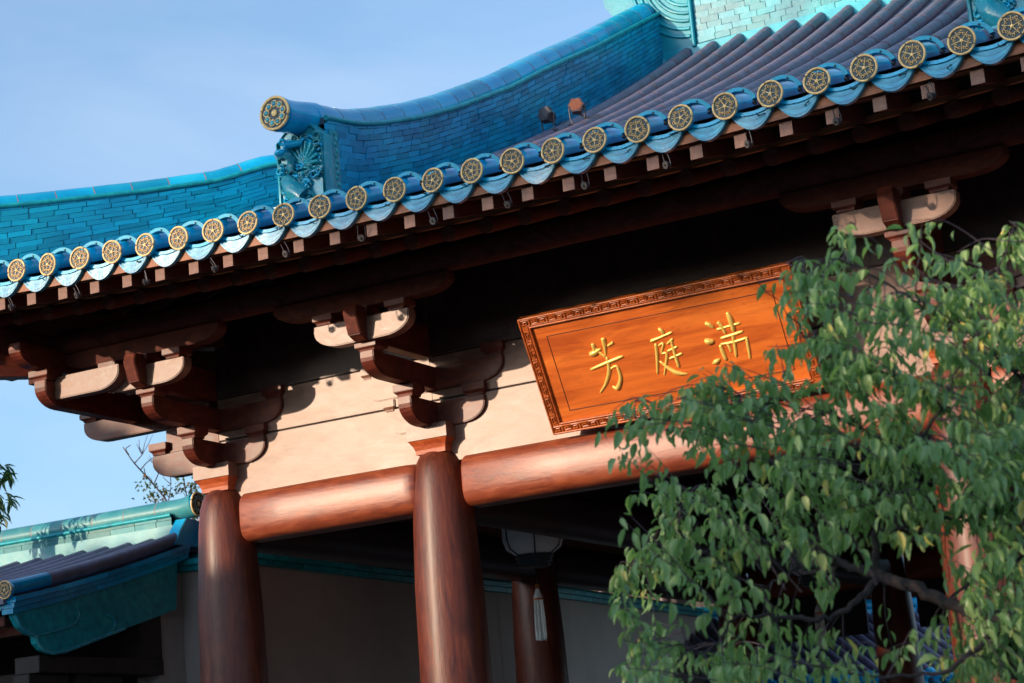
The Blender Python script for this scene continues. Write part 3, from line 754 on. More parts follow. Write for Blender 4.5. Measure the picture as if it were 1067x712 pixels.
CH = {'fang': [[(0.471, 0.568, 0.01), (0.47, 0.532, 0.01), (0.471, 0.498, 0.0057)], [(0.426, 0.498, 0.0115), (0.464, 0.502, 0.0144), (0.519, 0.523, 0.005)], [(0.555, 0.592, 0.0129), (0.549, 0.537, 0.01), (0.538, 0.475, 0.005)], [(0.616, 0.548, 0.0086), (0.569, 0.53, 0.0057)], [(0.483, 0.529, 0.0036), (0.503, 0.495, 0.0072), (0.536, 0.457, 0.0065)], [(0.398, 0.394, 0.0065), (0.528, 0.421, 0.0093), (0.655, 0.444, 0.0072)], [(0.54, 0.459, 0.0072), (0.528, 0.368, 0.01), (0.477, 0.283, 0.0079), (0.417, 0.227, 0.0043)], [(0.533, 0.373, 0.005), (0.586, 0.386, 0.0065), (0.594, 0.356, 0.0086), (0.589, 0.296, 0.01), (0.548, 0.237, 0.0115), (0.518, 0.256, 0.005)]],
'ting': [[(0.951, 0.581, 0.0072), (0.968, 0.562, 0.0115), (0.978, 0.539, 0.0065)], [(0.873, 0.506, 0.01), (0.948, 0.52, 0.0065), (1.037, 0.539, 0.0065)], [(0.902, 0.486, 0.0079), (0.884, 0.394, 0.0079), (0.852, 0.282, 0.0057)], [(0.915, 0.465, 0.005), (0.954, 0.476, 0.0065), (0.922, 0.414, 0.005), (0.956, 0.407, 0.0072), (0.928, 0.334, 0.0065), (0.895, 0.263, 0.0043)], [(0.896, 0.363, 0.0057), (0.942, 0.305, 0.01), (0.99, 0.265, 0.0129), (1.057, 0.244, 0.0036)], [(0.977, 0.466, 0.0057), (1.027, 0.494, 0.0079)], [(0.964, 0.419, 0.0057), (1.043, 0.438, 0.0065)], [(0.962, 0.367, 0.0065), (1.062, 0.387, 0.0065)], [(1.013, 0.493, 0.0065), (1.01, 0.397, 0.0086), (1.011, 0.298, 0.0086)]],
'man': [[(1.272, 0.555, 0.01), (1.301, 0.537, 0.0122), (1.321, 0.512, 0.005)], [(1.237, 0.448, 0.0086), (1.26, 0.431, 0.0172), (1.297, 0.428, 0.0086)], [(1.24, 0.282, 0.0029), (1.27, 0.29, 0.0129), (1.301, 0.304, 0.0043)], [(1.336, 0.498, 0.0065), (1.406, 0.504, 0.0057), (1.503, 0.512, 0.0072)], [(1.358, 0.548, 0.01), (1.373, 0.516, 0.01), (1.386, 0.461, 0.0065)], [(1.437, 0.598, 0.0086), (1.445, 0.548, 0.0144), (1.444, 0.464, 0.01)], [(1.344, 0.436, 0.0072), (1.428, 0.445, 0.0079), (1.506, 0.455, 0.0065)], [(1.333, 0.398, 0.0057), (1.426, 0.397, 0.0079), (1.524, 0.409, 0.0065)], [(1.329, 0.396, 0.0086), (1.333, 0.337, 0.0108), (1.339, 0.287, 0.0086)], [(1.43, 0.454, 0.0072), (1.425, 0.384, 0.0086), (1.412, 0.296, 0.0072)], [(1.514, 0.406, 0.0072), (1.508, 0.342, 0.0086), (1.499, 0.267, 0.0057)], [(1.376, 0.404, 0.0057), (1.385, 0.366, 0.0072), (1.388, 0.333, 0.0057)]]}
def spline(P, n=5):
    out = []
    for i in range(len(P) - 1):
        p0, p1, p2, p3 = P[max(i - 1, 0)], P[i], P[i + 1], P[min(i + 2, len(P) - 1)]
        for k in range(n):
            t = k / n
            out.append(tuple(.5 * (2 * b1 + (c - a) * t + (2 * a - 5 * b1 + 4 * c - d) * t * t + (3 * b1 - a - 3 * c + d) * t ** 3) for a, b1, c, d in zip(p0, p1, p2, p3)))
    out.append(tuple(P[-1])); return out
for key, strokes in CH.items():
    b = MB()
    for st in strokes:
        P = spline(st, 6) if len(st) > 2 else spline([st[0], tuple((a + c) / 2 for a, c in zip(*st)), st[1]], 5)
        n_ = len(P); rs = [max(.0045, p[2] * 1.35) for p in P]; rs[0] *= .6; rs[-1] *= .55
        b.tube([sp(p[0], p[1], .001) for p in P], rs, 'gold_leaf', 8, up=EN)
    sb(b, 'character')
for u in (.35, SW - .35):
    b = MB(); b.box((BLp.x + u - .03, -.5, 4.62), (BLp.x + u + .03, -.03, 4.66), 'dark'); sb(b, 'hanger')

# ------------------------------------------------------------------ small lamps on the eave
lm = MB(); pts = []
R0 = .088
vs = []; fs = []; nn = 14
for i in range(nn + 1):
    a = R_(14 + 146 * i / nn) ; c, s_ = math.cos(a), math.sin(a)
    cx_ = -.0
    for (rr, y) in ((R0, 0), (R0 + .022, 0), (R0 + .022, .05), (R0, .045)):
        vs.append((.03 + c * rr * 1.15, y, s_ * rr + .005))
for i in range(nn):
    for a, b_ in ((0, 1), (1, 2), (2, 3), (3, 0)): fs.append((i * 4 + a, i * 4 + b_, i * 4 + 4 + b_, i * 4 + 4 + a))
fs += [(0, 1, 2, 3), tuple(nn * 4 + j for j in (3, 2, 1, 0))]
lm.add(vs, fs, 'lampblue')
for a in (60, 120): lm.sphere((.03 + math.cos(R_(a)) * R0 * 1.15, -.003, .005 + math.sin(R_(a)) * (R0 + .008)), .006, 'silver', 5)
lm.sphere((.03 + R0 * 1.15 + .004, .02, .012), .014, 'cable', 6)
lamp_me = lm.mesh('lamp_band')
cab_mes = []
for v in range(4):
    cmb = MB(); L_ = [.5, .62, .75, .85][v]
    pts = [(.135, .02, .01), (.15, .0, -.01), (.165 , -.03, -.035 - .02 * v), (.19, -.05 - .01 * v, -.075 - .012 * v), (.22, -.03, -.06 - .01 * v), (.27, .04, -.03)]
    if v % 2: pts = pts[:4] + [(.20, .02, -.05)]
    cmb.tube([Vector(p) for p in [q[:3] for q in spline(pts, 4)]], .0035, 'cable', 5); cab_mes.append(cmb.mesh('cable'))
idx_side = {}
vis = [k for k in range(len(tiles_x)) if -2.45 < tiles_x[k] < 5.35]
ORD = ['first', 'second', 'third', 'fourth', 'fifth', 'sixth', 'seventh', 'eighth', 'ninth', 'tenth', 'eleventh', 'twelfth', 'thirteenth', 'fourteenth', 'fifteenth', 'sixteenth', 'seventeenth', 'eighteenth', 'nineteenth', 'twentieth', 'twenty-first', 'twenty-second', 'twenty-third', 'twenty-fourth', 'twenty-fifth', 'twenty-sixth', 'twenty-seventh', 'twenty-eighth', 'twenty-ninth', 'thirtieth', 'thirty-first', 'thirty-second']
n_vis0 = sum(1 for k in vis if tiles_x[k] < TX0 - .1)
for q, k in enumerate(vis):
    x = tiles_x[k]; i = q - n_vis0
    if i < 0: lab = 'blue arch lamp saddled on a roof tile at the far left tip of the eave'
    elif i > 25: lab = 'blue arch lamp saddled on a roof tile beyond the right edge of the photo'
    else: lab = 'blue arch lamp saddled over the %s gilt tile end from the left along the eave' % ORD[i]
    t = thing('tile_lamp', lab, 'lamp', (x, -E + .07, ze(x) + .012), 'arch lamps along the eave')
    link('lamp_band', lamp_me, t); link('cable', cab_mes[random.randrange(4)], t)
    t.rotation_euler = (0, random.uniform(-.12, .08), random.uniform(-.06, .06))
# hanging spot lamps between rafter ends
spm = MB(); spm.tube([(0, .02, .0), (0, -.015, .0), (0, -.03, -.0)], [.012, .024, .029], 'lampmetal', 12); spm.tube([(0, -.0305, 0), (0, -.032, 0)], [.024, .024], 'silver', 12); spm.sphere((0, -.034, 0), .009, 'cable', 6)
spot_me = spm.mesh('lamp_head')
ybm = MB(); ybm.tube([(-.027, 0, .085), (-.03, 0, .03), (-.03, -.005, 0), (-.022, -.005, -.02), (0, -.005, -.03), (.022, -.005, -.02), (.03, -.005, 0), (.03, 0, .03), (.027, 0, .085)], .004, 'lampmetal', 5); yoke_me = ybm.mesh('yoke')
sx_list = [-2.62, -2.07, -1.5, -0.93, -0.38, .17, .72, 1.24, 1.75, 2.26, 2.78, 3.28, 3.8, 4.33, 4.86]
for i, x in enumerate(sx_list):
    t = thing('eave_spotlight', 'small metal spotlight hanging between rafter ends, %s from the left under the eave' % ORD[i], 'spotlight', (x + .05, -2.08, ze(x) - .215), 'spotlights under the eave')
    link('lamp_head', spot_me, t); link('yoke', yoke_me, t); t.scale = (.82, .82, .82); t.rotation_euler = (R_(random.uniform(10, 35)), R_(random.uniform(-12, 12)), R_(random.uniform(-50, 20)))
# floodlights standing on the roof
def flood(p, rz, face, label):
    t = thing('floodlight', label, 'floodlight', p, 'floodlights on the roof')
    b = MB(); n_ = 12
    b.tube([(0, .09, .17), (0, .03, .17), (0, -.06, .17)], [.06, .085, .092], 'lampmetal', 6, smooth=False)
    b.tube([(0, -.061, .17), (0, -.066, .17)], [.078, .078], face, 6, smooth=False)
    for k in range(6): a = k * math.pi / 3; b.box((math.cos(a) * .088 - .006, -.06, .17 + math.sin(a) * .088 - .006), (math.cos(a) * .088 + .006, .03, .17 + math.sin(a) * .088 + .006), face)
    for k in range(5): b.tube([(-.07 + .035 * k, -.06, .10), (-.07 + .035 * k, -.06, .24)], .003, 'cable', 4)
    b.build('lamp_head', t)
    b = MB()
    for s_ in (-1, 1): b.tube([(s_ * .09, 0, .17), (s_ * .085, .02, .05), (s_ * .06, .03, -.03)], .009, 'lampmetal', 6)
    b.tube([(-.12, .04, -.02), (.12, .04, -.02)], .010, 'lampmetal', 6); b.build('stand', t)
    b = MB(); b.tube([(0, .05, .12), (.08, .08, .05), (.16, .03, .03), (.3, -.02, .0)], .006, 'cable', 5); b.build('cable', t)
    t.rotation_euler = (R_(-8), 0, rz); t.scale = (.72, .72, .72); return t
flood((.25, 1.70, zroof(.25, 1.70) + .07), R_(-12), 'lampmetal', 'grey floodlight on the tiles against the blue brick ridge')
flood((.48, 1.80, zroof(.48, 1.80) + .07), R_(16), 'rust', 'rusty orange-faced floodlight on the purple roof tiles')

# ------------------------------------------------------------------ lanterns
def lantern(p, label):
    t = thing('lantern', label, 'lantern', p, 'lanterns hanging inside the hall')
    def lat(mb, pr, m, n_=6, sm=False): mb.tube([(0, 0, z) for z, r in pr], [r for z, r in pr], m, n_, smooth=sm)
    b = MB(); pr = [(.22, .10), (.205, .17), (.15, .235), (.05, .25), (-.06, .25), (-.13, .225), (-.175, .16), (-.19, .12)]; lat(b, pr, 'paper', 12, True); sh = b.build('silk_shade', t)
    b = MB()
    for k in range(6):
        a = k * math.pi / 3; b.tube([(math.cos(a) * (r + .004), math.sin(a) * (r + .004), z) for z, r in pr], .006, 'lant_frame', 6)
    lat(b, [(.24, .13), (.22, .15), (.205, .13)], 'lant_frame', 18); lat(b, [(-.185, .155), (-.205, .16), (-.21, .135), (-.24, .15), (-.25, .12), (-.275, .13), (-.285, .11)], 'lant_frame', 18, True)
    b.tube([(0, 0, .24), (0, 0, .8)], .006, 'cable', 6); b.build('frame', t)
    b = MB(); rr = random.Random(3)
    for br in range(5):
        a = R_(-60 + br * 75); z = .12; pts = []
        for i in range(6):
            rad = .253 - max(0, abs(z - 0) - .09) * .25; pts.append((math.cos(a) * rad, math.sin(a) * rad, z)); a += R_(9); z -= rr.uniform(-.01, .045)
        b.tube(pts, .0035, 'plum', 4)
        for q in pts[1:]: b.sphere((q[0] * 1.004, q[1] * 1.004, q[2] + rr.uniform(-.02, .02)), .010, 'plum_red', 4)
    b.build('painted_plum_branch', sh)
    b = MB(); b.tube([(0, 0, -.285), (0, 0, -.44)], .004, 'cable', 5); b.tube([(0, 0, -.42), (0, 0, -.44), (0, 0, -.46)], [.01, .022, .012], 'tassel_cap', 10)
    b.tube([(0, 0, -.46), (0, 0, -.50), (0, 0, -.53), (0, 0, -.54)], [.014, .028, .038, .04], 'tassel', 12)
    b.tube([(0, 0, -.535), (0, 0, -.55)], [.042, .042], 'tassel_cap', 12)
    rr = random.Random(9)
    for k in range(46):
        a = rr.uniform(0, 6.28); r0 = rr.uniform(.012, .04); b.tube([(math.cos(a) * r0 * .9, math.sin(a) * r0 * .9, -.545), (math.cos(a) * r0 * 1.15, math.sin(a) * r0 * 1.15, -.7), (math.cos(a) * r0 * 1.2, math.sin(a) * r0 * 1.2, -.86 - rr.uniform(0, .02))], .0065, 'tassel', 4)
    b.build('tassel', t)
    return t
lantern((-.56, 2.4, 3.72), 'white hexagonal lantern with plum painting and long tassel behind the second column')
lantern((.52, 6.0, 3.62), 'dim white lantern hanging deep in the hall behind the tree branches')

# ------------------------------------------------------------------ courtyard wall
wl = MB()
pw = [(-3.5, 2.7), (-3.56, 2.95), (-3.8, 4.6), (-4.04, 6.3), (-4.05, 8.1), (-4.06, 9.9), (-4.37, 14.3), (-4.76, 23.0)]
pw = [(-6.3, 3.0), (-4.3, 3.0)] + pw[1:]
pw = [(-6.3, 3.0), (-3.9, 3.0), (-3.97, 4.6), (-4.04, 6.3), (-4.05, 8.1), (-4.06, 9.9), (-4.37, 14.6)]
ZW = 3.93
wobj = thing('courtyard_wall', 'pale plastered courtyard wall with a thin blue tile coping behind the columns', 'wall', (-3.5, 3, 0))
wb = MB(); tb = MB()
for (x0, y0), (x1, y1) in zip(pw, pw[1:]):
    d = Vector((x1 - x0, y1 - y0, 0)).normalized(); n_ = Vector((-d.y, d.x, 0)); a, c = Vector((x0, y0, 0)), Vector((x1, y1, 0)) + d * .02
    U = Vector((0, 0, ZW)); wb.hexa([a, c, c + n_ * .25, a + n_ * .25, a + U, c + U, c + n_ * .25 + U, a + n_ * .25 + U], 'plaster' if y1 < 3.5 else 'plaster_brown')
    L = (c - a).length; k = 0; s_ = 0
    while s_ < L:
        s1 = min(L, s_ + .32); p, q = a + d * (s_ + .004) - n_ * .07, a + d * (s1 - .004) - n_ * .07
        for lv, (dz_, ex) in enumerate(((0, 0), (.055, .03))):
            o1 = -n_ * ex + Vector((0, 0, ZW + dz_)); o2 = n_ * (.39 + ex) + Vector((0, 0, ZW + dz_)); H = Vector((0, 0, .05))
            tb.hexa([p + o1, q + o1, q + o2, p + o2, p + o1 + H, q + o1 + H, q + o2 + H, p + o2 + H], 'gable')
        s_ = s1
    tb.tube([a + n_ * .125 + Vector((0, 0, ZW + .12)), c + n_ * .125 + Vector((0, 0, ZW + .12))], .07, 'gable', 12)
shift(wb, (-3.5, 3, 0)).build('plaster_face', wobj); shift(tb, (-3.5, 3, 0)).build('coping', wobj)

# ------------------------------------------------------------------ neighbouring gatehouse
gh = thing('side_gatehouse', 'small side gatehouse with turquoise ridge and green-blue gable board at left of the hall', 'gatehouse', (-7, 3, 0))
OG = Vector((-7, 3, 0))
XG = -4.5; XE = -10.5
def gz(y):  # surface height by distance from ridge
    t = abs(y - 2.98); return 4.31 - .30 * t - .02 * t * t * 0 - .045 * max(0, t) * 0 if False else 4.31 - .36 * t + .018 * t * t
def gb(mb, name, parent=gh, bev=0): return shift(mb, OG).build(name, parent, bev)
# ray derived: eave disc at y .54 z 3.64
def gz(y):
    t = abs(y - 2.98); return 4.26 - .315 * t + .024 * t * t - (0)
b = MB(); ysg = [.50 + (4.96) * i / 16 for i in range(17)]
for y0, y1 in zip(ysg, ysg[1:]):
    b.hexa([(XE, y0, gz(y0) - .10), (XG - .02, y0, gz(y0) - .10), (XG - .02, y1, gz(y1) - .10), (XE, y1, gz(y1) - .10), (XE, y0, gz(y0) - .035), (XG - .02, y0, gz(y0) - .035), (XG - .02, y1, gz(y1) - .035), (XE, y1, gz(y1) - .035)], 'unglazed')
x = XG; k = 0; gx_list = []
while x > XE:
    gx_list.append(x)
    for sgn in (-1, 1):
        f = lambda t: Vector((x, 2.98 + sgn * (2.46 - t), gz(2.98 + sgn * (2.46 - t)) + (0.02 if k == 0 else 0)))
        t = 0; q = 0; tm = 2.40 if k == 0 else 2.30
        while t < tm - .02:
            t1 = min(t + (.5 if q == 0 else .31), tm); b.tube([f(t), f((t + t1) / 2), f(t1 - .004)], .062, 'glaze' if q == 0 else 'unglazed', 12)
            if q: b.tube([f(t - .005), f(t + .005)], .0612, 'joint', 12, caps=False)
            t = t1; q += 1
    x -= .275; k += 1
groof = gb(b, 'roof')
for x in gx_list:
    link('tile_end', disc_me, groof, (Vector((x, .515, gz(.52) + .01)) - OG))
    o = link('drip_tile', drip_me, groof, (Vector((x - TS, .55, gz(.52))) - OG))
# verge: stepped thin bricks below the edge tube
b = MB()
for lv in range(3):
    t = 0
    while t < 2.38:
        t1 = min(t + .30 + .03 * lv, 2.4)
        y0, y1 = .54 + t + .003, .54 + t1 - .003; zz = -.055 - .047 * lv
        xx = XG + .045 - .0 + .016 * (2 - lv)
        b.hexa([(xx - .12, y0, gz(y0) + zz - .043), (xx, y0, gz(y0) + zz - .043), (xx, y1, gz(y1) + zz - .043), (xx - .12, y1, gz(y1) + zz - .043), (xx - .12, y0, gz(y0) + zz), (xx, y0, gz(y0) + zz), (xx, y1, gz(y1) + zz), (xx - .12, y1, gz(y1) + zz)], 'glaze')
        t = t1
gb(b, 'verge_tiles', groof)
# gable board with a double-lobed scroll at its low end
b = MB(); xg = XG
low = [(.585, 3.50), (.60, 3.42), (.66, 3.34), (.76, 3.285), (.845, 3.27), (.86, 3.21), (.93, 3.155), (1.03, 3.13), (1.2, 3.15), (2.751, 3.57)]
topb = [(2.80, gz(2.80) - .15), (2.0, gz(2.0) - .15), (1.4, gz(1.4) - .15), (.9, gz(.9) - .15), (.585, gz(.585) - .15)]
b.extrude(low + topb, xg - .05, xg + .02, 'gable', lambda u, v, w_: Vector((w_, u, v)))
bt = gb(b, 'gable_board', gh, .004)
b = MB()
b.tube([(xg + .02, u, v) for u, v in low[:9]] + [(xg + .02, 1.6, 3.26), (xg + .02, 2.0, 3.37)], .016, 'glaze_teal', 8)
b.tube([(xg + .022, u, v) for u, v in [(.845, 3.27), (1.0, 3.30), (1.2, 3.34), (1.36, 3.40), (1.40, 3.47), (1.36, 3.53)]], .011, 'glaze_teal', 6)
b.tube([(xg + .022, u, v) for u, v in [(1.65, 3.27), (1.82, 3.33), (1.87, 3.40), (1.84, 3.46), (1.74, 3.49)]], .011, 'glaze_teal', 6)
gb(b, 'scroll_moulding', bt)
gr_, ev_, L_ = ridge([(XE - OG.x, 0, 4.375), (XG - .10 - OG.x, 0, 4.375)], [.105, .105], .11, 2, .26, 'ridge', 'glaze_old', 'glaze_old', True, .10, gh, .38, -.02)
b = MB(); b.tube([(XG - .12, 3.0, 4.53), (XG - .02, 3.0, 4.53), (XG + .06, 3.0, 4.54), (XG + .12, 3.0, 4.55)], [.10, .102, .11, .12], 'glaze_old', 20); gb(b, 'cap_end', gr_)
ros = disc_mesh('ridge_rosette', .12, 9, True); o = link('ridge_rosette', ros, gr_, Vector((XG + .125, 3.0, 4.55)) - OG); o.rotation_euler.z = R_(90)
b = MB(); b.box((XE, 2.86, 4.12), (XG - .06, 3.14, 4.372), 'glaze_old')
for x in gx_list: b.sphere((x - .1375, 2.86, 4.17), .07, 'glaze_lit', 7, (1.2, .4, .8))
b.extrude([(2.72, 4.16), (3.24, 4.16), (3.2, 4.36), (3.05, 4.42), (2.9, 4.42), (2.8, 4.3)], XG - .06, XG + .07, 'glaze', lambda u, v, w_: Vector((w_, u, v)))
gb(b, 'ridge_apron', gr_, .01)
b = MB()
b.box((XG - .32, .95, 2.98), (XG - .05, 2.62, 3.12), 'dark'); b.box((XG - .3, .9, 2.83), (XG - .12, 1.4, 2.97), 'dark'); b.box((XE, 1.5, 2.75), (XG - .12, 1.7, 3.05), 'dark')
b.box((XG - .28, 2.3, 3.12), (XG - .06, 2.62, 3.6), 'dark')
b.box((XE, .85, 3.3), (XG - .1, .97, 3.42), 'eave'); b.box((XG - .3, 1.3, 2.3), (XG - .1, 2.8, 2.8), 'dark')
for k in range(20): b.box((XG - .2 - k * .3, .62, 3.36), (XG - .12 - k * .3, 1.9, 3.44), 'eave')
gb(b, 'timber_frame', gh, .005)
b = MB(); b.box((XE, 2.4, 0), (XG - .35, 2.6, 4.0), 'dark'); b.box((XG - .55, 1.2, 0), (XG - .3, 1.45, 3.0), 'dark'); b.box((XE, 2.6, 0), (XG - .1, 2.99, 4.0), 'plaster')
gb(b, 'wall', gh)

# covered corridor between hall and wall
co = thing('side_corridor', 'dark timber corridor roof running back between the hall and the courtyard wall', 'corridor', (-3, 4, 0))
b = MB(); b.box((-4.9, 3.7, 4.36), (-2.1, 22, 4.42), 'soffit'); b.hexa([(-5.2, 3.6, 4.43), (-2.0, 3.6, 4.43), (-2.0, 22, 4.43), (-5.2, 22, 4.43), (-3.9, 3.6, 4.75), (-3.3, 3.6, 4.75), (-3.3, 22, 4.75), (-3.9, 22, 4.75)], 'unglazed')
shift(b, (-3, 4, 0)).build('roof', co)
b = MB(); b.box((-3.75, 3.7, 4.20), (-3.63, 22, 4.359), 'eave'); shift(b, (-3, 4, 0)).build('long_beam', co)
b = MB()
for k in range(40): b.box((-4.9, 3.8 + .46 * k, 4.28), (-2.1, 3.87 + .46 * k, 4.358), 'eave')
shift(b, (-3, 4, 0)).build('ceiling_joists', co)
# ------------------------------------------------------------------ far pavilion behind the hall
PV = at(925, 672, 30)
pv = thing('far_pavilion', 'low far pavilion with grey-purple tiled roof and blue ridge seen through the branches', 'pavilion', (PV.x, PV.y, 0))
dX = Vector((.62, .78, 0)).normalized(); dY = Vector((-dX.y, dX.x, 0))
def pp(u, v, z): return Vector((PV.x, PV.y, 0)) + dX * u + dY * v + Vector((0, 0, z))
zp = PV.z
OP = (PV.x, PV.y, 0)
b = MB()
b.hexa([pp(-3.4, -1.0, zp - .62), pp(1.5, -1.0, zp - .62), pp(1.2, 1.0, zp + .5), pp(-3.4, 1.0, zp + .5), pp(-3.4, -1.0, zp - .58), pp(1.5, -1.0, zp - .58), pp(1.2, 1.0, zp + .54), pp(-3.4, 1.0, zp + .54)], 'unglazed')
b.hexa([pp(-3.4, 1.0, zp + .5), pp(1.2, 1.0, zp + .5), pp(1.5, 3.0, zp - .62), pp(-3.4, 3.0, zp - .62), pp(-3.4, 1.0, zp + .54), pp(1.2, 1.0, zp + .54), pp(1.5, 3.0, zp - .58), pp(-3.4, 3.0, zp - .58)], 'unglazed')
u = -3.3
while u < 1.45: b.tube([pp(u, -1.02, zp - .58), pp(u - (.04 if u > 0 else 0), .98, zp + .56)], .062, 'unglazed', 8); u += .2
pr_ = shift(b, OP).build('roof', pv)
b = MB(); b.tube([pp(-3.4, 1.0, zp + .66), pp(1.25, 1.0, zp + .66)], .10, 'glaze', 10); b.hexa([pp(-3.4, .92, zp + .5), pp(1.2, .92, zp + .5), pp(1.2, 1.08, zp + .5), pp(-3.4, 1.08, zp + .5), pp(-3.4, .92, zp + .64), pp(1.2, .92, zp + .64), pp(1.2, 1.08, zp + .64), pp(-3.4, 1.08, zp + .64)], 'glaze')
shift(b, OP).build('ridge', pv)
b = MB(); u = -3.3
while u < 1.45:
    b.tube([pp(u, -1.06, zp - .60), pp(u, -.8, zp - .46)], .075, 'glaze', 10); b.sphere(pp(u, -1.07, zp - .6), .06, 'mortar', 6, (1, .3, 1)); b.sphere(pp(u + .1, -1.05, zp - .66), .09, 'drip', 6, (1, .3, .8)); u += .2
shift(b, OP).build('eave_tiles', pv)
b = MB(); b.hexa([pp(-3.2, -.6, 0), pp(1.2, -.6, 0), pp(1.2, 2.6, 0), pp(-3.2, 2.6, 0), pp(-3.2, -.6, zp - .64), pp(1.2, -.6, zp - .64), pp(1.2, 2.6, zp - .64), pp(-3.2, 2.6, zp - .64)], 'dark'); shift(b, OP).build('wall', pv)
# added dark backdrop, gallery-shaped, keeping the view behind the pavilion black
GP = at(880, 600, 60)
ga = thing('dark_backdrop', 'added dark backdrop built as a timber gallery far behind the hall', 'gallery', (GP.x, GP.y, 0))
b = MB(); b.box((-12, 0, 0), (16, .3, GP.z + 1.2), 'dark')
for k in range(14): b.tube([(-11.5 + 2 * k, -.6, 0), (-11.5 + 2 * k, -.6, GP.z + 1.0)], .2, 'beam_y', 10)
b.build('timber_wall', ga)
b = MB(); b.hexa([(-12.5, -1.6, GP.z + .9), (16.5, -1.6, GP.z + .9), (16.5, 1.5, GP.z + 2.2), (-12.5, 1.5, GP.z + 2.2), (-12.5, -1.6, GP.z + 1.05), (16.5, -1.6, GP.z + 1.05), (16.5, 1.5, GP.z + 2.35), (-12.5, 1.5, GP.z + 2.35)], 'unglazed'); b.build('roof', ga)

# ------------------------------------------------------------------ trees
def leaf(b, p, d, n_, L, W_, m, curl=.35):
    """p base, d direction, n_ normal; folded drooping leaf with a tip"""
    d = d.normalized(); s_ = d.cross(n_).normalized(); n_ = s_.cross(d).normalized()
    st = [(0, 0), (.22, .78), (.5, 1.0), (.78, .62), (1.0, 0)]
    mid = []; 
    for t, k in st:
        mid.append(p + d * (L * (t - .12 * t * t * curl * 2)) - n_ * (L * curl * t * t * .55))
    fold = W_ * .42
    vs = [mid[0]]
    for (t, k), q in list(zip(st, mid))[1:4]: vs += [q - s_ * W_ * k * .5 + n_ * fold * k, q, q + s_ * W_ * k * .5 + n_ * fold * k]
    vs.append(mid[4])
    b.add(vs, [(0, 2, 1), (0, 3, 2), (1, 2, 5, 4), (2, 3, 6, 5), (4, 5, 8, 7), (5, 6, 9, 8), (7, 8, 10), (8, 9, 10)], m, True)
def rv(r=random): return Vector((r.gauss(0, 1), r.gauss(0, 1), r.gauss(0, 1))).normalized()

tree = thing('foreground_tree', 'leafy green tree with dark limbs in front of the hall at right', 'tree', (8.6, -6.6, 0))
OT = Vector((8.6, -6.6, 0))
LIMB = [  # (list of (px,py,dist,radius))
    [(1010, 637, 6.0, .026), (985, 628, 6.02, .026), (950, 612, 6.05, .025), (915, 600, 6.1, .023), (880, 588, 6.15, .018), (862, 586, 6.2, .014), (835, 592, 6.25, .010), (800, 565, 6.3, .008), (760, 545, 6.4, .006), (715, 528, 6.45, .004), (690, 520, 6.5, .0025)],
    [(912, 598, 6.1, .018), (914, 560, 6.08, .014), (917, 530, 6.06, .013), (931, 500, 6.02, .011), (947, 470, 6.0, .009), (975, 435, 6.0, .007), (992, 400, 6.0, .005), (1005, 360, 6.0, .003)],
    [(912, 606, 6.1, .016), (892, 628, 6.0, .013), (868, 642, 5.95, .011), (835, 646, 5.9, .010), (790, 642, 5.9, .007), (760, 650, 5.9, .006), (735, 680, 5.9, .004), (700, 672, 5.9, .003), (650, 668, 5.95, .002)],
    [(880, 588, 6.15, .014), (850, 560, 6.2, .010), (830, 520, 6.3, .008), (800, 480, 6.4, .006), (770, 440, 6.5, .004), (720, 425, 6.55, .003), (660, 420, 6.6, .0018)],
    [(1067, 548, 6.3, .009), (1020, 545, 6.3, .009), (985, 540, 6.3, .008), (935, 552, 6.3, .006), (900, 560, 6.35, .005), (860, 545, 6.4, .004)],
    [(1120, 420, 6.1, .012), (1067, 395, 6.1, .009), (1015, 350, 6.1, .006), (962, 322, 6.1, .0055), (930, 300, 6.1, .005), (893, 279, 6.1, .004), (857, 270, 6.1, .003), (815, 275, 6.1, .0018)],
    [(962, 322, 6.1, .005), (955, 290, 6.1, .003), (960, 240, 6.1, .002)],
    [(1067, 395, 6.1, .008), (1050, 330, 6.0, .006), (1040, 290, 6.0, .004), (1060, 230, 6.0, .0025)],
    [(985, 424, 6.0, .007), (950, 410, 6.05, .006), (915, 385, 6.1, .005), (870, 370, 6.15, .004), (830, 340, 6.2, .003), (785, 285, 6.2, .0018)],
    [(830, 592, 6.2, .008), (800, 610, 6.2, .005), (760, 600, 6.2, .004), (700, 590, 6.2, .003), (640, 590, 6.2, .002)],
    [(1040, 655, 5.9, .014), (1000, 690, 5.8, .010), (950, 705, 5.8, .007), (880, 700, 5.8, .005), (830, 690, 5.8, .004)],
    [(947, 470, 6.0, .007), (900, 450, 6.05, .006), (860, 430, 6.1, .005), (800, 420, 6.2, .0035), (740, 400, 6.3, .002)],
    [(1120, 600, 6.2, .012), (1067, 580, 6.2, .010), (1020, 600, 6.2, .007), (985, 628, 6.05, .006)],
]
trunkP = [OT + Vector((0, 0, 0)), OT + Vector((-.03, .02, .7)), OT + Vector((-.1, .0, 1.3)), at(1130, 700, 6.0), at(1070, 658, 6.0), at(1040, 650, 5.99), at(1010, 637, 6.0)]
b = MB(); b.tube(spl := [Vector(q[:3]) for q in spline([tuple(p) for p in trunkP], 4)], [.09 - .062 * i / (len(spl) - 1) for i in range(len(spl))], 'bark', 12)
b.tube([Vector(q[:3]) for q in spline([tuple(p) for p in [OT + Vector((-.05, .02, .9)), OT + Vector((.1, .3, 2.0)), at(1180, 470, 6.15), at(1120, 420, 6.1)]], 4)], [.05 - .036 * i / 12 for i in range(13)], 'bark', 10)
b.tube([Vector(q[:3]) for q in spline([tuple(p) for p in [at(1150, 680, 6.1), at(1150, 640, 6.15), at(1120, 600, 6.2)]], 4)], [.03 - .018 * i / 8 for i in range(9)], 'bark', 10)
shift(b, OT).build('trunk', tree)
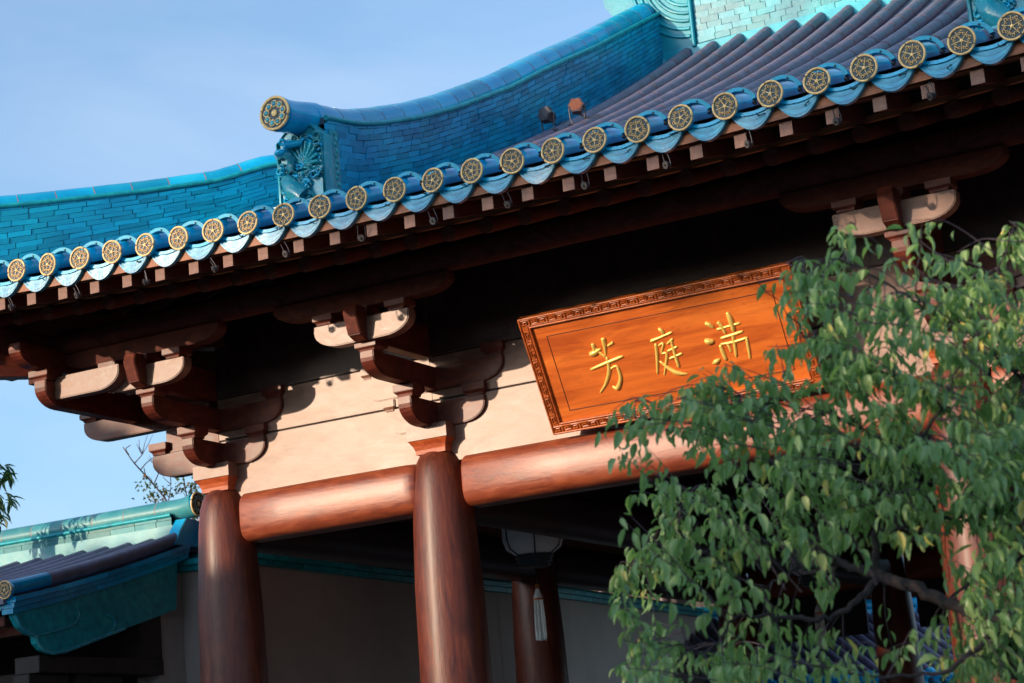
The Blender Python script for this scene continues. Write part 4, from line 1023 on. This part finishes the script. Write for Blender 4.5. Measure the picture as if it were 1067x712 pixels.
nodes = []
for L in LIMB:
    P = [tuple(at(a, c, d)) + (r * .72,) for a, c, d, r in L]; P = spline(P, 5)
    P = [(p[0] + random.gauss(0, .004), p[1] + random.gauss(0, .004), p[2] + random.gauss(0, .004), p[3]) for p in P]
    b = MB(); b.tube([Vector(p[:3]) for p in P], [max(.0015, p[3]) for p in P], 'bark', 8); shift(b, OT).build('limb', tree)
    nodes += [Vector(p[:3]) for p in P]
LOBES = [(955, 236, 14, 16, .9), (880, 240, 10, 14, .7), (1046, 238, 14, 16, .9), (1000, 262, 18, 12, .6), (655, 600, 46, 30, 1), (665, 680, 42, 24, .8), (700, 540, 60, 45, 1), (655, 445, 38, 34, .7), (715, 430, 55, 40, 1), (770, 410, 50, 36, 1.0), (790, 490, 70, 60, 1.15), (755, 590, 50, 28, .8), (850, 300, 46, 38, 1), (835, 365, 45, 40, .9),
         (900, 350, 48, 56, 1.0), (950, 305, 42, 40, 1), (962, 250, 16, 22, .5), (875, 245, 10, 12, .3), (940, 400, 75, 56, 1.3), (1020, 310, 45, 40, 1), (1052, 250, 18, 22, .8), (1030, 395, 48, 65, 1.7), (880, 460, 70, 52, 1.05), (960, 490, 70, 48, 1.3), (1040, 490, 44, 60, 2.0),
         (845, 530, 55, 34, 1), (700, 690, 40, 25, .6), (780, 690, 60, 26, 1.1), (850, 700, 50, 24, 1.0), (925, 665, 28, 26, .45), (1035, 690, 52, 40, 1.5), (1040, 600, 34, 64, 1.8), (990, 690, 30, 20, .6), (940, 545, 55, 26, .7), (1000, 600, 22, 30, .3), (1090, 400, 40, 170, .8), (1090, 640, 40, 80, .7), (845, 620, 18, 12, .12)]
fol = MB(); tw = MB(); rng = random.Random(11)
wsum = sum(a * c * d for _, _, a, c, d in LOBES)
N_SH = 860
for lo in LOBES:
    cnt = max(2, int(N_SH * lo[2] * lo[3] * lo[4] / wsum))
    for _ in range(cnt):
        a = rng.uniform(0, 6.283); r0 = math.sqrt(rng.random())
        px, py = lo[0] + math.cos(a) * lo[2] * r0, lo[1] + math.sin(a) * lo[3] * r0
        tip = at(px, py, 6.12 + rng.gauss(0, .28))
        near = sorted(nodes, key=lambda q: (q - tip).length)[:6]; q = near[rng.randrange(6)]
        dist = (q - tip).length
        if dist > .30: q = tip + (q - tip).normalized() * .16 + Vector((.13, .05, -.08)); 
        mid = (q + tip) / 2 + Vector((0, 0, .05 * dist)) + rv(rng) * .02
        pts = [Vector(s_) for s_ in spline([tuple(q), tuple(mid), tuple(tip)], 5)]
        tw.tube(pts, [.0022 - .0014 * i / 10 for i in range(11)], 'twig', 4)
        nl = rng.randint(6, 12)
        for k in range(nl):
            t = 1 - (k / nl) * .8 * rng.uniform(.85, 1.1); t = max(0, min(1, t)); ii = min(9, int(t * 10)); p = pts[ii].lerp(pts[ii + 1], t * 10 - ii)
            ax = (pts[min(10, ii + 1)] - pts[ii]).normalized(); side = ax.cross(Vector((0, 0, 1))).normalized() * (1 if k % 2 else -1)
            d = (side * rng.uniform(.3, 1.0) + ax * rng.uniform(.1, .6) + Vector((0, 0, -1)) * rng.uniform(.35, 1.5) + rv(rng) * .25)
            nn_ = (Vector((0, 0, 1)) * .8 + side * .4 + rv(rng) * .55)
            if abs(d.normalized().dot(nn_.normalized())) > .95: nn_ = rv(rng)
            pe = p + d.normalized() * .012
            Lf = rng.uniform(.028, .050) if rng.random() < .6 else rng.uniform(.048, .074)
            leaf(fol, pe, d, nn_, Lf, Lf * rng.uniform(.30, .43), 'leaf', rng.uniform(.1, 1.3))
print('leaves', len(fol.f) // 8)
shift(tw, OT).build('twigs', tree); shift(fol, OT).build('foliage', tree)

# drooping long-leaved tree at the left edge
t2 = thing('long_leaved_tree', 'dark tree with long drooping leaves poking in at the left edge above the small roof', 'tree', tuple(Vector((at(-60, 700, 20).x, at(-60, 700, 20).y, 0))))
O2 = t2.location.copy()
b = MB(); top = at(-70, 470, 20); b.tube([O2, O2.lerp(top, .5) + Vector((.1, 0, 0)), top], [.16, .1, .05], 'bark', 10)
f2 = MB(); rng = random.Random(5)
for (px, py) in [(2, 490), (-6, 520), (0, 540), (-20, 500), (-30, 530), (-12, 480), (-25, 560), (6, 497), (4, 520), (-45, 480), (-60, 500), (-50, 540)]:
    e = at(px, py, 20 + rng.uniform(-.4, .4)); b.tube([top.lerp(O2, rng.uniform(0, .15)), (top + e) / 2 + Vector((0, 0, .1)), e], [.02, .012, .005], 'bark', 5)
    for k in range(16):
        d = CR * rng.uniform(-.6, 1) + Vector((0, 0, -1)) * rng.uniform(.1, .9) + rv(rng) * .2
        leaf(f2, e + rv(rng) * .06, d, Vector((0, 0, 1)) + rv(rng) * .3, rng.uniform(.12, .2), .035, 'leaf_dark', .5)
shift(b, O2).build('trunk', t2); shift(f2, O2).build('crown', t2)
# sparse tree behind the gatehouse roof
B3 = at(215, 640, 24); t3 = thing('sparse_tree', 'thin half-bare tree with few reddish green leaves between the gatehouse ridge and first column', 'tree', (B3.x, B3.y, 0)); O3 = t3.location.copy()
b = MB(); f3 = MB(); rng = random.Random(8)
def at3(px, py): return at(px, py, 24 + rng.uniform(-.3, .3))
b.tube([O3, B3], [.12, .07], 'bark', 8)
LB = [[(215, 640), (190, 560), (175, 525), (160, 505), (140, 483), (128, 466)], [(215, 640), (205, 560), (195, 520), (188, 480)], [(215, 640), (212, 560), (205, 520), (203, 500)], [(175, 525), (178, 505), (176, 488)], [(160, 505), (166, 490), (163, 484)], [(140, 483), (148, 474)], [(190, 560), (180, 540), (158, 522)], [(146, 490), (152, 483), (158, 478)], [(205, 560), (215, 530), (212, 505)], [(195, 520), (200, 507), (206, 498)], [(134, 474), (131, 468), (136, 464)], [(152, 498), (150, 488)]]
for L in LB:
    P = [tuple(at3(*q)) for q in L]; P = spline(P, 4); n_ = len(P); b.tube([Vector(q) for q in P], [.018 - .013 * i / n_ if L[0] == (215, 640) else .008 - .004 * i / n_ for i in range(n_)], 'twig', 5)
for (px, py, n_) in [(158, 512, 30), (152, 505, 14), (178, 512, 26), (188, 490, 12), (190, 505, 22), (205, 505, 28), (203, 530, 60), (208, 545, 60), (212, 520, 40), (200, 515, 30), (163, 520, 26), (207, 498, 12), (148, 508, 10), (215, 560, 60)]:
    for k in range(n_):
        e = at(px + rng.gauss(0, 5), py + rng.gauss(0, 5), 24 + rng.uniform(-.3, .3)); leaf(f3, e, rv(rng) + Vector((0, 0, -.3)), rv(rng), rng.uniform(.035, .06), .03, 'leaf_autumn', .4)
for k in range(26):
    L = LB[rng.randrange(6)]; q = L[rng.randrange(1, len(L))]; e0 = at3(*q); e1 = at3(q[0] + rng.uniform(-14, 14), q[1] - rng.uniform(6, 22)); b.tube([e0, (e0 + e1) / 2 + rv(rng) * .02, e1], [.006, .004, .0025], 'twig', 4)
shift(b, O3).build('trunk', t3); shift(f3, O3).build('crown', t3)

# ------------------------------------------------------------------ unseen trees added to block the sun, crowns shaped to the shade
TA = Vector((math.cos(R_(SUN_AZ)), -math.sin(R_(SUN_AZ)), 0)); TS_ = Vector((-math.sin(R_(SUN_AZ)), -math.cos(R_(SUN_AZ)), 0)); TEL = math.tan(R_(SUN_EL))
def sun_block_tree(name, label, dist, lats, seed, trunk_lat, n_leaf, sz):
    """lats: list of (lateral, low, high) of the crown outline as seen from the hall, heights measured at the hall"""
    r = random.Random(seed); mid = (lats[0][0] + lats[-1][0]) / 2
    O = TS_ * dist + TA * trunk_lat; t = thing(name, label, 'tree', (O.x, O.y, 0)); O = Vector((O.x, O.y, 0))
    f = MB(); b = MB(); zt = 0
    def prof(l):
        for (a, lo, hi), (c, lo2, hi2) in zip(lats, lats[1:]):
            if a <= l <= c: k = (l - a) / (c - a); return lo + (lo2 - lo) * k, hi + (hi2 - hi) * k
    clumps = []
    for _ in range(n_leaf // 60):
        l = r.uniform(lats[0][0], lats[-1][0]); lo, hi = prof(l); h = r.uniform(lo, hi); dd = dist + r.uniform(-1.6, 1.6)
        clumps.append(TS_ * dd + TA * l + Vector((0, 0, h + dd * TEL)))
        P = clumps[-1]
        for k in range(60):
            o = rv(r) * sz * 1.9 * r.random() ** .5; o.z *= .8; q = P + o
            lq = q.dot(TA); hq = q.z - q.dot(TS_) * TEL
            if not (lats[0][0] <= lq <= lats[-1][0]): continue
            lo, hi = prof(lq)
            if hq < lo - .05 or hq > hi + .1 or q.z < .05: continue
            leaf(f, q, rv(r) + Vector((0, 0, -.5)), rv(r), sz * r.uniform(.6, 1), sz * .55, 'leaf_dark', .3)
    top = sum(clumps, Vector()) / len(clumps)
    b.tube([O, O.lerp(Vector((top.x, top.y, top.z)), .5), Vector((top.x, top.y, top.z + .5))], [.2, .15, .05], 'bark', 10)
    for c in clumps[::7]: b.tube([Vector((top.x, top.y, min(top.z, c.z) - .5)), (top + c) / 2, c], [.07, .04, .015], 'bark', 6)
    shift(b, O).build('trunk', t); shift(f, O).build('crown', t)
sun_block_tree('sun_block_tree', 'tall broad tree added out of view on the left to shade the roof', 26, [(.5, 5.6, 6.2), (1.2, 4.95, 8.2), (2.5, 4.95, 8.8), (4.5, 5.1, 9), (6.5, 5.3, 9), (8.5, 5.6, 8.4)], 21, 5.0, 15000, .30)
sun_block_tree('sun_block_tree', 'rounded low tree added out of view at far left to shade the first column', 20, [(-8.5, -.6, 3.8), (-6, -.6, 4.1), (-5, -.6, 4.35), (-3.4, -.6, 4.45), (-2.3, -1, 4.32), (-2.0, -1, 4.0), (-1.82, -1, 3.3), (-1.4, -1, 3.05), (-.9, -1, 2.7), (-.4, -.5, 1.4)], 22, -4.0, 46000, .26)
sun_block_tree('sun_block_tree', 'bushy tree added out of view behind the camera to shade the foreground tree', 24, [(6.4, -2, 2.7), (7.0, -2.2, 3.0), (9.0, -2.2, 3.1), (11.0, -2, 3.0)], 23, 9.0, 9000, .22)

# unseen hedge-shaped screens added to cut low sky glow
def hedge(name, label, p0, p1, h, th, seed):
    r = random.Random(seed); p0 = Vector(p0); p1 = Vector(p1); d = (p1 - p0); L = d.length; d.normalize(); n_ = Vector((-d.y, d.x, 0)); b = MB(); N = int(L / 1.2); rows = 7
    for side in (-1, 1):
        vs = []
        for i in range(N + 1):
            for j in range(rows + 1):
                z = h * j / rows; k = 1 if j < rows else .1
                vs.append(p0 + d * (L * i / N) + n_ * side * (th * k + r.uniform(-.35, .35) * (j > 0)) + Vector((0, 0, z + r.uniform(-.3, .3) * (j > 0))))
        fs = [(i * (rows + 1) + j, (i + 1) * (rows + 1) + j, (i + 1) * (rows + 1) + j + 1, i * (rows + 1) + j + 1) for i in range(N) for j in range(rows)]
        b.add(vs, fs, 'leaf_dark')
    m_ = (p0 + p1) / 2; o = shift(b, m_).build(name); o.location = m_; tag(o, label, 'hedge')
c0 = TS_ * 30
hedge('sky_block_screen', 'dark leafy screen added out of view on the left to block sky glow', TS_ * 30 - TA * 13, (-28, 6, 0), 7, 1.8, 5)
hedge('glow_block_hedge', 'long dark hedge added out of view behind the camera to block sky glow', c0 - TA * 26, c0 + TA * 40, 5.8, 1.4, 3)
